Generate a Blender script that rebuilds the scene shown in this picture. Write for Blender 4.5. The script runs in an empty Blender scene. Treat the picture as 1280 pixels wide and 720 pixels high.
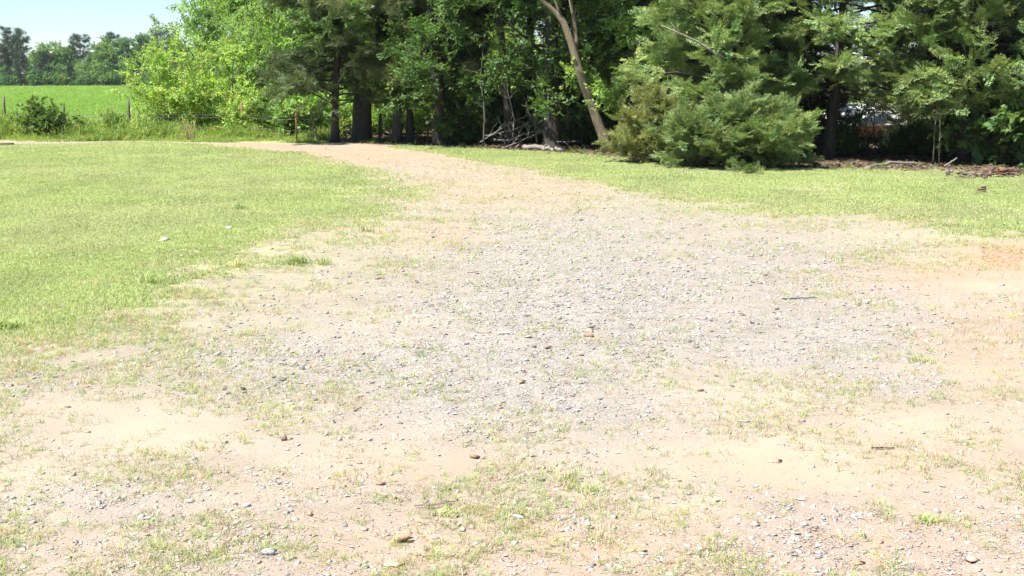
import bpy, bmesh, math, random
import numpy as np
from mathutils import Vector

sc = bpy.context.scene
COL = sc.collection
R_ = math.radians

# ------------------------------------------------------------------ camera, sky, sun, exposure
FPX, CAMZ = 1545.0, 1.65
PITCH = math.atan(260.0 / FPX)
cam_d = bpy.data.cameras.new('camera'); cam = bpy.data.objects.new('camera', cam_d); COL.objects.link(cam)
cam.location = (0, 0, CAMZ); cam.rotation_euler = (math.pi / 2 - PITCH, 0, 0)
cam_d.sensor_width = 36.0; cam_d.lens = 36.0 * FPX / 1280.0
cam_d.clip_start = 0.1; cam_d.clip_end = 6000
sc.camera = cam

SUN = Vector((-0.40, -0.26, 0.86)).normalized()
world = bpy.data.worlds.new('World'); sc.world = world; world.use_nodes = True
nt = world.node_tree
sky = nt.nodes.new('ShaderNodeTexSky'); sky.sky_type = 'NISHITA'; sky.sun_disc = False
sky.sun_elevation = math.asin(SUN.z); sky.sun_rotation = math.atan2(SUN.x, SUN.y)
sky.altitude = 100; sky.air_density = 0.8; sky.dust_density = 0.05; sky.ozone_density = 3.0
nt.nodes['Background'].inputs['Strength'].default_value = 0.06
nt.links.new(sky.outputs[0], nt.nodes['Background'].inputs[0])
sl = bpy.data.lights.new('sun', 'SUN'); sl.energy = 4.8; sl.angle = R_(0.5); sl.color = (1.0, 0.955, 0.89)
so = bpy.data.objects.new('sun', sl); COL.objects.link(so)
so.rotation_euler = (-SUN).to_track_quat('-Z', 'Y').to_euler(); so.location = (0, 0, 60)
vs = sc.view_settings
vs.view_transform = 'Standard'; vs.look = 'None'; vs.gamma = 1.0; vs.exposure = 1.47
sc.cycles.use_denoising = True
sc.cycles.max_bounces = 6; sc.cycles.diffuse_bounces = 3; sc.cycles.transmission_bounces = 4
sc.cycles.sample_clamp_indirect = 8.0

# ------------------------------------------------------------------ maths helpers
def g(px, py, z=0.0):
    cx = (px - 640) / FPX; cy = (360 - py) / FPX
    d = np.array([cx, math.cos(PITCH) + cy * math.sin(PITCH), -math.sin(PITCH) + cy * math.cos(PITCH)])
    t = (z - CAMZ) / d[2]
    return np.array([0, 0, CAMZ]) + t * d
def at(px, py, Y):
    cx = (px - 640) / FPX; cy = (360 - py) / FPX
    d = np.array([cx, math.cos(PITCH) + cy * math.sin(PITCH), -math.sin(PITCH) + cy * math.cos(PITCH)])
    return np.array([0, 0, CAMZ]) + d * (Y / d[1])
def to_px(x, y, z=0.0):
    f = y * math.cos(PITCH) - (z - CAMZ) * math.sin(PITCH); u = y * math.sin(PITCH) + (z - CAMZ) * math.cos(PITCH)
    f = np.maximum(f, 0.1)
    return 640 + FPX * x / f, 360 - FPX * u / f
def hsh(ix, iy, s):
    n = (ix * 374761393 + iy * 668265263 + s * 1442695041) & 0xFFFFFFFF
    n = ((n ^ (n >> 13)) * 1274126177) & 0xFFFFFFFF
    return ((n ^ (n >> 16)) & 0xFFFF) / 65535.0
def vnoise(x, y, s=0):
    x = np.asarray(x, float); y = np.asarray(y, float)
    ix = np.floor(x).astype(np.int64); iy = np.floor(y).astype(np.int64)
    fx = x - ix; fy = y - iy; fx = fx * fx * (3 - 2 * fx); fy = fy * fy * (3 - 2 * fy)
    a = hsh(ix, iy, s); b = hsh(ix + 1, iy, s); c = hsh(ix, iy + 1, s); d = hsh(ix + 1, iy + 1, s)
    return (a * (1 - fx) + b * fx) * (1 - fy) + (c * (1 - fx) + d * fx) * fy
def fbm(x, y, s=0, o=4):
    v = 0; a = 0.5; t = 0
    for k in range(o):
        v = v + a * vnoise(np.asarray(x) * 2 ** k, np.asarray(y) * 2 ** k, s + k * 17); t += a; a *= 0.5
    return v / t
def sstep(a, b, x):
    t = np.clip((x - a) / (b - a), 0, 1); return t * t * (3 - 2 * t)
def unit(v):
    v = np.asarray(v, float); return v / np.maximum(np.linalg.norm(v, axis=-1, keepdims=True), 1e-9)
MOUND = g(660, 430)
def hgt(x, y):
    x = np.asarray(x, float); y = np.asarray(y, float)
    near = np.exp(-((y - 8) / 14.0) ** 2)
    h = (fbm(x * 0.5, y * 0.5, 5, 3) - 0.5) * 0.035 + (fbm(x * 2.2, y * 2.2, 9, 3) - 0.5) * 0.022 * near
    h = h + 0.035 * np.exp(-(((x - MOUND[0]) / 0.55) ** 2 + ((y - MOUND[1]) / 0.35) ** 2))
    return h
def sdf(poly, x, y):
    # signed distance to a polygon, positive inside
    x = np.asarray(x, float); y = np.asarray(y, float)
    d = np.full(x.shape, 1e9); ins = np.zeros(x.shape, bool); n = len(poly)
    for i in range(n):
        ax, ay = poly[i]; bx, by = poly[(i + 1) % n]
        ex, ey = bx - ax, by - ay
        t = np.clip(((x - ax) * ex + (y - ay) * ey) / (ex * ex + ey * ey + 1e-12), 0, 1)
        d = np.minimum(d, np.hypot(x - ax - t * ex, y - ay - t * ey))
        c = ((ay > y) != (by > y)) & (x < (bx - ax) * (y - ay) / (by - ay + 1e-12) + ax)
        ins ^= c
    return np.where(ins, d, -d)

# ------------------------------------------------------------------ mesh helpers
def link(name, data, parent=None):
    o = bpy.data.objects.new(name, data); COL.objects.link(o)
    if parent is not None: o.parent = parent
    return o
def make_mesh(name, V, T, mat=None, tint=None, smooth=False, extra=None):
    V = np.ascontiguousarray(V, np.float32); T = np.ascontiguousarray(T, np.int32)
    me = bpy.data.meshes.new(name); k = T.shape[1]
    me.vertices.add(len(V)); me.vertices.foreach_set('co', V.ravel())
    me.loops.add(T.size); me.loops.foreach_set('vertex_index', T.ravel())
    me.polygons.add(len(T)); me.polygons.foreach_set('loop_start', np.arange(0, T.size, k, dtype=np.int32))
    if smooth: me.polygons.foreach_set('use_smooth', np.ones(len(T), bool))
    for nm, arr in ([('tint', tint)] if tint is not None else []) + list((extra or {}).items()):
        a = me.attributes.new(nm, 'FLOAT_COLOR', 'POINT')
        c = np.ones((len(V), 4), np.float32); c[:, :3] = arr
        a.data.foreach_set('color', c.ravel())
    if mat: me.materials.append(mat)
    me.update(calc_edges=True)
    return me
class MB:
    def __init__(s): s.V = []; s.T = []; s.C = []; s.n = 0
    def add(s, V, T, c=(1, 1, 1)):
        V = np.asarray(V, float); c = np.asarray(c, float)
        s.V.append(V); s.T.append(np.asarray(T) + s.n); s.n += len(V)
        s.C.append(np.broadcast_to(c, (len(V), 3)))
    def mesh(s, name, mat, smooth=False):
        if not s.V: return None
        return make_mesh(name, np.concatenate(s.V), np.concatenate(s.T), mat, np.concatenate(s.C), smooth)
    def build(s, name, mat, parent=None, smooth=False):
        return link(name, s.mesh(name, mat, smooth), parent)
def tag(o, label, cat, group=None, kind=None):
    o['label'] = label; o['category'] = cat
    if group: o['group'] = group
    if kind: o['kind'] = kind
    return o
def empty(name, loc, label, cat, group=None, rz=0.0, s=1.0):
    o = link(name, None); o.location = loc; o.rotation_euler = (0, 0, rz); o.scale = (s, s, s)
    o.empty_display_size = 0.2
    return tag(o, label, cat, group)
def copy_tree(o, parent=None):
    c = o.copy(); COL.objects.link(c)
    if parent is not None: c.parent = parent
    for ch in list(o.children): copy_tree(ch, c)
    return c
def tube(P, R, n=8, rough=0.0, rng=None, cap=True):
    P = np.asarray(P, float); R = np.asarray(R, float); K = len(P)
    tg = unit(np.gradient(P, axis=0)); ref = np.array([0.31, 0.95, 0.05]) if abs(tg[0][2]) > 0.6 else np.array([0.03, 0.06, 1.0])
    a = unit(np.cross(tg, ref)); b = np.cross(tg, a)
    an = np.arange(n) * 2 * math.pi / n
    rr = R[:, None] * np.ones((1, n))
    if rough and rng is not None: rr = rr * (1 + rough * rng.standard_normal((K, n)))
    V = P[:, None, :] + rr[..., None] * (np.cos(an)[None, :, None] * a[:, None, :] + np.sin(an)[None, :, None] * b[:, None, :])
    V = V.reshape(-1, 3); T = []
    i = np.arange(K - 1)[:, None] * n; j = np.arange(n)[None, :]; j2 = (j + 1) % n
    q = np.stack([i + j, i + j2, i + n + j2, i + n + j], -1).reshape(-1, 4)
    T = np.concatenate([q[:, [0, 1, 2]], q[:, [0, 2, 3]]])
    if cap:
        V = np.concatenate([V, P[:1], P[-1:]]); s = K * n
        j = np.arange(n); j2 = (j + 1) % n
        T = np.concatenate([T, np.stack([j2, j, np.full(n, s)], -1), np.stack([(K - 1) * n + j, (K - 1) * n + j2, np.full(n, s + 1)], -1)])
    return V, T
def walk(rng, p, d, L, K, wob=0.15, grav=0.0):
    P = [np.array(p, float)]; d = unit(d); st = L / K
    for k in range(K):
        d = unit(d + wob * rng.standard_normal(3) + np.array([0, 0, grav]))
        P.append(P[-1] + d * st)
    return np.array(P)
def inst(tpl, P, D, N, S, tint):
    # place a template (axis +Y, normal +Z) at every point
    Tv, Tt, Tc = tpl
    D = unit(D); X = unit(np.cross(D, N)); Z = np.cross(X, D)
    S = np.asarray(S, float)
    if S.ndim == 1: S = S[:, None] * np.ones((1, 3))
    A = S[:, 0, None] * X; B = S[:, 1, None] * D; C = S[:, 2, None] * Z
    V = P[:, None, :] + Tv[None, :, 0, None] * A[:, None, :] + Tv[None, :, 1, None] * B[:, None, :] + Tv[None, :, 2, None] * C[:, None, :]
    n = len(P); k = len(Tv)
    T = (Tt[None] + (np.arange(n) * k)[:, None, None]).reshape(-1, Tt.shape[1])
    c = tint[:, None, :] * Tc[None]
    return V.reshape(-1, 3), T, c.reshape(-1, 3)
def inst_many(tpls, rng, P, D, N, S, tint):
    w = rng.integers(0, len(tpls), len(P)); m = MB()
    for k, t in enumerate(tpls):
        q = w == k
        if q.any():
            V, T, c = inst(t, P[q], D[q], N[q], np.asarray(S)[q], tint[q]); m.add(V, T, c)
    return m
def tints(rng, n, lo=0.75, hi=1.25, hue=0.10):
    b = rng.uniform(lo, hi, n); h = rng.uniform(-hue, hue, n)
    return np.stack([b * (1 + h * 1.3), b, b * (1 - h)], -1)

# ------------------------------------------------------------------ materials
def new_mat(name):
    m = bpy.data.materials.new(name); m.use_nodes = True
    t = m.node_tree; return m, t, t.nodes['Principled BSDF']
def N(t, ty, **kw):
    n = t.nodes.new(ty)
    for k, v in kw.items():
        if k.startswith('i_'): n.inputs[k[2:].replace('_', ' ')].default_value = v
        else: setattr(n, k, v)
    return n
def mix(t, fac, a, b, mode='MIX'):
    n = t.nodes.new('ShaderNodeMix'); n.data_type = 'RGBA'; n.blend_type = mode; n.clamp_factor = True
    for s, v in ((n.inputs[0], fac), (n.inputs[6], a), (n.inputs[7], b)):
        if isinstance(v, (int, float)): s.default_value = v
        elif isinstance(v, tuple): s.default_value = (v + (1,))[:4]
        else: t.links.new(v, s)
    return n.outputs[2]
def ramp(t, src, a, b):
    n = t.nodes.new('ShaderNodeMapRange'); n.inputs[1].default_value = a; n.inputs[2].default_value = b
    t.links.new(src, n.inputs[0]); return n.outputs[0]
def noise(t, scale, detail=4.0, rough=0.55, vec=None):
    n = N(t, 'ShaderNodeTexNoise'); n.inputs['Scale'].default_value = scale; n.inputs['Detail'].default_value = detail; n.inputs['Roughness'].default_value = rough
    if vec is not None: t.links.new(vec, n.inputs['Vector'])
    return n
def obj_co(t, sx=1, sy=1, sz=1, kind='Object'):
    tc = N(t, 'ShaderNodeTexCoord'); mp = N(t, 'ShaderNodeMapping'); mp.inputs['Scale'].default_value = (sx, sy, sz)
    t.links.new(tc.outputs[kind], mp.inputs['Vector']); return mp.outputs[0]
def leaf_mat(name, col, trans=0.42, tcol=None, rough=0.5, spec=0.35):
    m, t, b = new_mat(name)
    at_ = N(t, 'ShaderNodeAttribute', attribute_name='tint')
    c = mix(t, 1.0, at_.outputs['Color'], col, 'MULTIPLY')
    oi = N(t, 'ShaderNodeObjectInfo'); rv = ramp(t, oi.outputs['Random'], 0, 1)
    t.nodes[-1].inputs[3].default_value = 0.88; t.nodes[-1].inputs[4].default_value = 1.14
    hs = N(t, 'ShaderNodeHueSaturation'); t.links.new(rv, hs.inputs['Value']); t.links.new(c, hs.inputs['Color'])
    t.links.new(hs.outputs[0], b.inputs['Base Color'])
    b.inputs['Roughness'].default_value = rough; b.inputs['Specular IOR Level'].default_value = spec
    tr = N(t, 'ShaderNodeBsdfTranslucent')
    tc = mix(t, 1.0, hs.outputs[0], tcol or (1.25, 1.35, 0.7), 'MULTIPLY'); t.links.new(tc, tr.inputs['Color'])
    mx = N(t, 'ShaderNodeMixShader'); mx.inputs[0].default_value = trans
    t.links.new(b.outputs[0], mx.inputs[1]); t.links.new(tr.outputs[0], mx.inputs[2])
    t.links.new(mx.outputs[0], t.nodes['Material Output'].inputs['Surface'])
    return m
def bark_mat(name, a, b_, sc_=(9, 9, 1.6), bump=0.6):
    m, t, b = new_mat(name); co = obj_co(t, *sc_)
    n = noise(t, 2.0, 6, 0.65, co); n2 = noise(t, 0.35, 3, 0.5, co)
    c = mix(t, ramp(t, n.outputs[0], 0.35, 0.68), a, b_)
    c = mix(t, ramp(t, n2.outputs[0], 0.35, 0.75), c, tuple(0.5 * (x + y) * 1.15 for x, y in zip(a, b_)))
    t.links.new(c, b.inputs['Base Color']); b.inputs['Roughness'].default_value = 0.9
    bp = N(t, 'ShaderNodeBump'); bp.inputs['Strength'].default_value = bump; bp.inputs['Distance'].default_value = 0.03
    t.links.new(n.outputs[0], bp.inputs['Height']); t.links.new(bp.outputs[0], b.inputs['Normal'])
    return m
def tint_mat(name, col, rough=0.85, nscale=30.0, var=0.25, bump=0.3):
    # colour = base * per-piece tint * fine mottling
    m, t, b = new_mat(name)
    at_ = N(t, 'ShaderNodeAttribute', attribute_name='tint')
    c = mix(t, 1.0, at_.outputs['Color'], col, 'MULTIPLY')
    n = noise(t, nscale, 4, 0.6, obj_co(t))
    f = ramp(t, n.outputs[0], 0.3, 0.7); t.nodes[-1].inputs[3].default_value = 1 - var; t.nodes[-1].inputs[4].default_value = 1 + var
    hs = N(t, 'ShaderNodeHueSaturation'); t.links.new(c, hs.inputs['Color']); t.links.new(f, hs.inputs['Value'])
    t.links.new(hs.outputs[0], b.inputs['Base Color']); b.inputs['Roughness'].default_value = rough
    b.inputs['Specular IOR Level'].default_value = 0.25
    if bump:
        bp = N(t, 'ShaderNodeBump'); bp.inputs['Strength'].default_value = bump; bp.inputs['Distance'].default_value = 0.01
        t.links.new(n.outputs[0], bp.inputs['Height']); t.links.new(bp.outputs[0], b.inputs['Normal'])
    return m

M = {}
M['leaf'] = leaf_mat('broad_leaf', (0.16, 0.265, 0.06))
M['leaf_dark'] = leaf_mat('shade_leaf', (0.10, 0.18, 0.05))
M['leaf_yellow'] = leaf_mat('spring_leaf', (0.32, 0.43, 0.11), 0.5)
M['leaf_bright'] = leaf_mat('fresh_leaf', (0.26, 0.385, 0.115), 0.5)
M['leaf_far'] = leaf_mat('distant_leaf', (0.10, 0.205, 0.06), 0.35)
M['cedar'] = leaf_mat('cedar_scale', (0.235, 0.32, 0.125), 0.28, (1.1, 1.15, 0.7), 0.6, 0.25)
M['cedar_olive'] = leaf_mat('olive_cedar_scale', (0.265, 0.30, 0.115), 0.28, (1.15, 1.1, 0.6), 0.6, 0.25)
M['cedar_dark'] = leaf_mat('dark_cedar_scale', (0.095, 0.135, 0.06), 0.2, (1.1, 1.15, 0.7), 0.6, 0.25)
M['needle'] = leaf_mat('pine_needle', (0.175, 0.215, 0.085), 0.25, (1.1, 1.1, 0.7), 0.5, 0.35)
M['needle_far'] = leaf_mat('distant_pine_needle', (0.065, 0.105, 0.06), 0.2, (1.1, 1.1, 0.7), 0.6, 0.2)
M['grass'] = leaf_mat('lawn_blade', (0.37, 0.412, 0.20), 0.38, (1.15, 1.2, 0.75), 0.6, 0.25)
M['weed'] = leaf_mat('weed_leaf', (0.21, 0.30, 0.075), 0.4)
M['vine'] = leaf_mat('vine_leaf', (0.14, 0.225, 0.05), 0.4)
M['straw'] = leaf_mat('dry_straw', (0.42, 0.34, 0.20), 0.25, (1.0, 1.0, 0.9), 0.7, 0.2)
M['litter'] = leaf_mat('dead_leaf', (0.125, 0.092, 0.065), 0.2, (1.1, 0.9, 0.7), 0.7, 0.2)
M['bark_dark'] = bark_mat('dark_bark', (0.020, 0.017, 0.014), (0.065, 0.056, 0.046))
M['bark_tan'] = bark_mat('tan_bark', (0.11, 0.088, 0.06), (0.205, 0.168, 0.115), (7, 7, 1.2), 0.3)
M['bark_grey'] = bark_mat('grey_bark', (0.05, 0.044, 0.038), (0.14, 0.125, 0.105))
M['deadwood'] = bark_mat('weathered_deadwood', (0.105, 0.095, 0.08), (0.25, 0.23, 0.20), (9, 9, 3), 0.4)
M['post_wood'] = bark_mat('weathered_post', (0.06, 0.05, 0.04), (0.16, 0.14, 0.115), (20, 20, 2.5), 0.4)
M['rust'] = tint_mat('rusty_steel', (0.20, 0.095, 0.055), 0.8, 40, 0.4)
M['wire'] = tint_mat('fence_wire', (0.12, 0.11, 0.10), 0.6, 30, 0.2, 0)
M['stone'] = tint_mat('stone', (1, 1, 1), 0.9, 90, 0.22, 0.5)
M['plank'] = bark_mat('grey_plank', (0.26, 0.25, 0.23), (0.55, 0.54, 0.50), (14, 14, 2), 0.4)

# ------------------------------------------------------------------ ground masks
def P2(l): return [tuple(g(a, b)[:2]) for a, b in l]
LAWN = P2([(-420, 181.5), (0, 181), (60, 179.8), (150, 178), (255, 181), (330, 189), (405, 201), (455, 213), (478, 230), (462, 250), (420, 268), (360, 288), (300, 318), (235, 350), (150, 380), (60, 400), (0, 412), (-200, 440), (-420, 430)])
VERGE = P2([(485, 183.5), (560, 193), (620, 203), (700, 217), (780, 234), (860, 248), (930, 258), (1000, 264), (1080, 271), (1140, 277), (1200, 287), (1280, 297), (1560, 312), (1700, 226), (1280, 221), (1200, 219), (1140, 212), (1000, 211), (840, 209), (790, 200), (740, 194), (700, 191), (620, 187), (540, 183.5), (505, 181.5)])
STRIP = P2([(-500, 176), (-100, 177), (60, 177.5), (150, 176), (260, 178), (330, 179.5), (400, 179.5), (420, 174), (420, 150), (-600, 150)])
WOODS = P2([(425, 176.5), (470, 180.5), (505, 181.5), (540, 183.5), (620, 187), (700, 191), (740, 194), (790, 200), (840, 209), (1000, 211), (1140, 211), (1200, 214), (1280, 219), (1700, 226), (2400, 226), (2400, 128), (425, 128)])
def blobs(px, py, L):
    v = np.zeros(np.shape(px))
    for cx, cy, rx, ry, w in L:
        v = np.maximum(v, w * np.exp(-(((px - cx) / rx) ** 2 + ((py - cy) / ry) ** 2)))
    return v
GRAV = [(690, 300, 200, 75, 1), (560, 250, 150, 50, .7), (480, 203, 110, 14, .75), (620, 228, 130, 20, .8), (380, 190, 90, 6, .6), (760, 380, 290, 80, 1), (600, 450, 260, 55, 1.1), (380, 455, 190, 45, .95), (640, 505, 190, 50, 1), (1000, 410, 190, 65, .9), (950, 340, 170, 60, .8),
        (1130, 480, 90, 22, .6), (60, 470, 120, 22, .45), (130, 630, 120, 26, .55), (300, 680, 120, 40, .6), (560, 650, 240, 60, .35), (1050, 690, 250, 50, .6), (700, 700, 200, 40, .4)]
SAND = [(500, 560, 170, 42, 1), (900, 495, 130, 38, 1), (1010, 580, 220, 48, .95), (1215, 350, 120, 38, .9), (1230, 455, 110, 26, .95), (140, 530, 220, 42, .95), (60, 600, 140, 45, .8), (860, 630, 110, 34, .8), (1180, 540, 140, 40, .9),
        (470, 410, 130, 22, .5), (1010, 236, 75, 5, .9), (1040, 231, 50, 3, .8), (1080, 300, 120, 14, .8), (440, 300, 120, 20, .45), (130, 355, 40, 8, .6), (250, 335, 45, 9, .6), (330, 315, 30, 8, .6), (720, 560, 120, 30, .6), (300, 640, 200, 50, .4)]
RED = [(1262, 322, 75, 20, 1.2), (1180, 345, 110, 22, .55), (620, 235, 130, 28, .55), (430, 197, 160, 13, .8), (300, 186, 100, 6, .8), (1110, 215, 70, 5, .4), (1215, 221, 80, 6, .5), (1275, 235, 35, 6, .7), (850, 206, 50, 4, .7), (1240, 430, 90, 60, .4), (560, 290, 60, 20, .4), (720, 690, 460, 55, .42), (1120, 690, 220, 60, .5), (1080, 580, 200, 60, .25), (520, 590, 200, 40, .2)]
def masks(x, y):
    px, py = to_px(x, y)
    n1 = fbm(x * 0.9, y * 0.9, 21, 4); n2 = fbm(x * 3.1, y * 3.1, 33, 4); n3 = fbm(x * 9, y * 9, 41, 3)
    wig = (n1 - .5) * 1.7 + (n2 - .5) * .9 + (n3 - .5) * .35
    sl_ = sdf(LAWN, x, y); sv = sdf(VERGE, x, y)
    k = np.clip(y / 14.0, 0.35, 1.2)
    amp = np.clip(15.0 / y, .12, 1.0) ** 1.5
    lawn = sstep(-1.1, 1.15, (sl_ / k + wig * 1.5 * amp) / np.maximum(amp, .25))
    lawn = lawn * (1 - 0.75 * sstep(.62, .74, n2) * sstep(2.6, 0.3, sl_))
    verge = sstep(-0.7, 0.7, (sv + wig * 1.2 * amp) / np.maximum(amp, .3)) * (1 - 0.6 * sstep(.60, .74, n2 * .6 + n1 * .4))
    bare = blobs(px, py, [(1010, 236, 75, 4, .9), (1045, 230, 45, 2.5, .8), (1130, 262, 70, 7, .6), (1230, 275, 60, 6, .55), (960, 248, 40, 3, .5), (1180, 245, 40, 3, .4), (1262, 322, 60, 18, .8), (130, 357, 38, 7, .7), (250, 337, 40, 7, .7)])
    grass = np.maximum(lawn, verge) * (1 - bare)
    strip = sstep(-0.2, 0.3, sdf(STRIP, x, y) + wig * .3)
    woods = sstep(-0.35, 0.35, sdf(WOODS, x, y) + wig * .35)
    grav = np.clip(blobs(px, py, GRAV) * (0.55 + 0.9 * n1) + (n2 - .5) * .6, 0, 1) * (1 - grass) * (1 - woods)
    sand = np.clip(blobs(px, py, SAND) * (0.6 + 0.8 * fbm(x * 1.3, y * 1.3, 77, 4)) + (n2 - .5) * .5, 0, 1) * (1 - grav * .7) * (1 - woods)
    red = np.clip(blobs(px, py, RED) * (0.5 + 1.0 * n2), 0, 1)
    halo = np.exp(-(np.maximum(-sl_, 0) / (2.3 * k)) ** 1.4) + 0.85 * np.exp(-(np.maximum(-sv, 0) / 1.8) ** 1.3)
    halo = np.clip(halo, 0, 1) * np.clip(16.0 / y, .15, 1.0) ** 1.6
    return dict(grass=grass, strip=strip, woods=woods, grav=grav, sand=sand, red=red, halo=halo, n1=n1, n2=n2, n3=n3, px=px, py=py, sl=sl_, sv=sv)

# ground material ---------------------------------------------------
def ground_material():
    m, t, b = new_mat('bare_ground')
    a1 = N(t, 'ShaderNodeAttribute', attribute_name='soil'); a2 = N(t, 'ShaderNodeAttribute', attribute_name='cover')
    s1 = N(t, 'ShaderNodeSeparateColor'); s2 = N(t, 'ShaderNodeSeparateColor')
    t.links.new(a1.outputs['Color'], s1.inputs[0]); t.links.new(a2.outputs['Color'], s2.inputs[0])
    co = obj_co(t)
    nf = noise(t, 55, 6, 0.7, co); nm = noise(t, 9, 5, 0.6, co); nl = noise(t, 1.6, 4, 0.55, co)
    base = mix(t, ramp(t, nm.outputs[0], .3, .7), (0.232, 0.198, 0.159), (0.284, 0.245, 0.200))
    base = mix(t, ramp(t, nf.outputs[0], .52, .72), base, (0.225, 0.189, 0.153))
    sand = mix(t, ramp(t, nf.outputs[0], .3, .75), (0.338, 0.296, 0.228), (0.296, 0.254, 0.192))
    base = mix(t, s1.outputs[1], base, sand)
    vo = N(t, 'ShaderNodeTexVoronoi'); vo.inputs['Scale'].default_value = 62; t.links.new(co, vo.inputs['Vector'])
    vo2 = N(t, 'ShaderNodeTexVoronoi'); vo2.inputs['Scale'].default_value = 150; t.links.new(co, vo2.inputs['Vector'])
    sp = N(t, 'ShaderNodeSeparateColor'); t.links.new(vo.outputs['Color'], sp.inputs[0])
    sp2 = N(t, 'ShaderNodeSeparateColor'); t.links.new(vo2.outputs['Color'], sp2.inputs[0])
    gr = mix(t, sp.outputs[0], (0.197, 0.189, 0.176), (0.328, 0.312, 0.288))
    gr2 = mix(t, sp2.outputs[1], (0.205, 0.189, 0.168), (0.336, 0.307, 0.271))
    gr = mix(t, ramp(t, nm.outputs[0], .4, .6), gr, gr2)
    gr = mix(t, ramp(t, vo.outputs['Distance'], .5, .75), gr, (0.23, 0.20, 0.17))
    base = mix(t, s1.outputs[0], base, gr)
    base = mix(t, s1.outputs[2], base, mix(t, ramp(t, nm.outputs[0], .3, .7), (0.375, 0.215, 0.140), (0.315, 0.215, 0.158)))
    thin = mix(t, ramp(t, nf.outputs[0], .35, .65), (0.255, 0.265, 0.125), (0.30, 0.265, 0.18))
    hm = N(t, 'ShaderNodeMath', operation='MULTIPLY'); t.links.new(s2.outputs[2], hm.inputs[0]); t.links.new(ramp(t, nm.outputs[0], .38, .60), hm.inputs[1])
    base = mix(t, hm.outputs[0], base, thin)
    soil = mix(t, ramp(t, nm.outputs[0], .35, .65), (0.24, 0.27, 0.10), (0.31, 0.315, 0.145))
    soil = mix(t, ramp(t, nf.outputs[0], .5, .75), soil, (0.22, 0.25, 0.075))
    base = mix(t, s2.outputs[0], base, soil)
    lit = mix(t, ramp(t, nm.outputs[0], .35, .65), (0.085, 0.062, 0.042), (0.16, 0.115, 0.08))
    lit = mix(t, ramp(t, nf.outputs[0], .52, .66), lit, (0.06, 0.05, 0.035))
    base = mix(t, s2.outputs[1], base, lit)
    big = mix(t, ramp(t, nl.outputs[0], .3, .72), (0.90, 0.90, 0.90), (1.08, 1.07, 1.05))
    base = mix(t, 1.0, base, big, 'MULTIPLY')
    t.links.new(base, b.inputs['Base Color']); b.inputs['Roughness'].default_value = 0.95; b.inputs['Specular IOR Level'].default_value = 0.15
    mh = N(t, 'ShaderNodeMath', operation='ADD'); t.links.new(nf.outputs[0], mh.inputs[0])
    mv = N(t, 'ShaderNodeMath', operation='MULTIPLY'); t.links.new(vo.outputs['Distance'], mv.inputs[0]); t.links.new(s1.outputs[0], mv.inputs[1])
    ms = N(t, 'ShaderNodeMath', operation='SUBTRACT'); t.links.new(mh.outputs[0], ms.inputs[0]); t.links.new(mv.outputs[0], ms.inputs[1])
    t.links.new(nm.outputs[0], mh.inputs[1])
    bp = N(t, 'ShaderNodeBump'); bp.inputs['Strength'].default_value = 0.45; bp.inputs['Distance'].default_value = 0.014
    t.links.new(ms.outputs[0], bp.inputs['Height']); t.links.new(bp.outputs[0], b.inputs['Normal'])
    return m
M['ground'] = ground_material()

# near ground: one sheet, cut into driveway / lawn / verge / woodland floor
ys = 2.2 * np.exp(np.arange(0, math.log(62 / 2.2), 0.0056)); us = np.linspace(-1, 1, 520)
Yg, Ug = np.meshgrid(ys, us, indexing='ij'); Xg = Ug * (3.5 + 0.62 * Yg)
mk = masks(Xg.ravel(), Yg.ravel())
Zg = hgt(Xg, Yg).ravel()
crumb = (fbm(Xg * 14, Yg * 14, 51, 3).ravel() - .5) * 0.012 * np.exp(-Yg.ravel() / 12) * (0.4 + mk['grav'])
GV = np.stack([Xg.ravel(), Yg.ravel(), Zg + crumb], -1)
ny, nx = Xg.shape
ii = (np.arange(ny - 1)[:, None] * nx + np.arange(nx - 1)[None]).ravel()
GQ = np.stack([ii, ii + 1, ii + nx + 1, ii + nx], -1)
fc = GV[GQ].mean(1)
soil_a = np.stack([mk['grav'], mk['sand'], mk['red']], -1)
cover_a = np.stack([np.clip(mk['grass'] + .75 * mk['strip'] * (1 - mk['woods']), 0, 1), mk['woods'], mk['halo']], -1)
fl = sdf(LAWN, fc[:, 0], fc[:, 1]); fv = sdf(VERGE, fc[:, 0], fc[:, 1]); fw = sdf(WOODS, fc[:, 0], fc[:, 1])
which = np.where(fl > 0, 1, np.where(fv > 0, 2, np.where(fw > 0, 3, 0)))
for k, nm in enumerate(['driveway', 'lawn', 'grass_verge', 'woodland_floor']):
    q = GQ[which == k]; u, inv = np.unique(q, return_inverse=True); inv = inv.reshape(q.shape)
    me = make_mesh(nm, GV[u], inv, M['ground'], None, True, {'soil': soil_a[u], 'cover': cover_a[u]})
    link(nm, me)['kind'] = 'structure'
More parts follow.
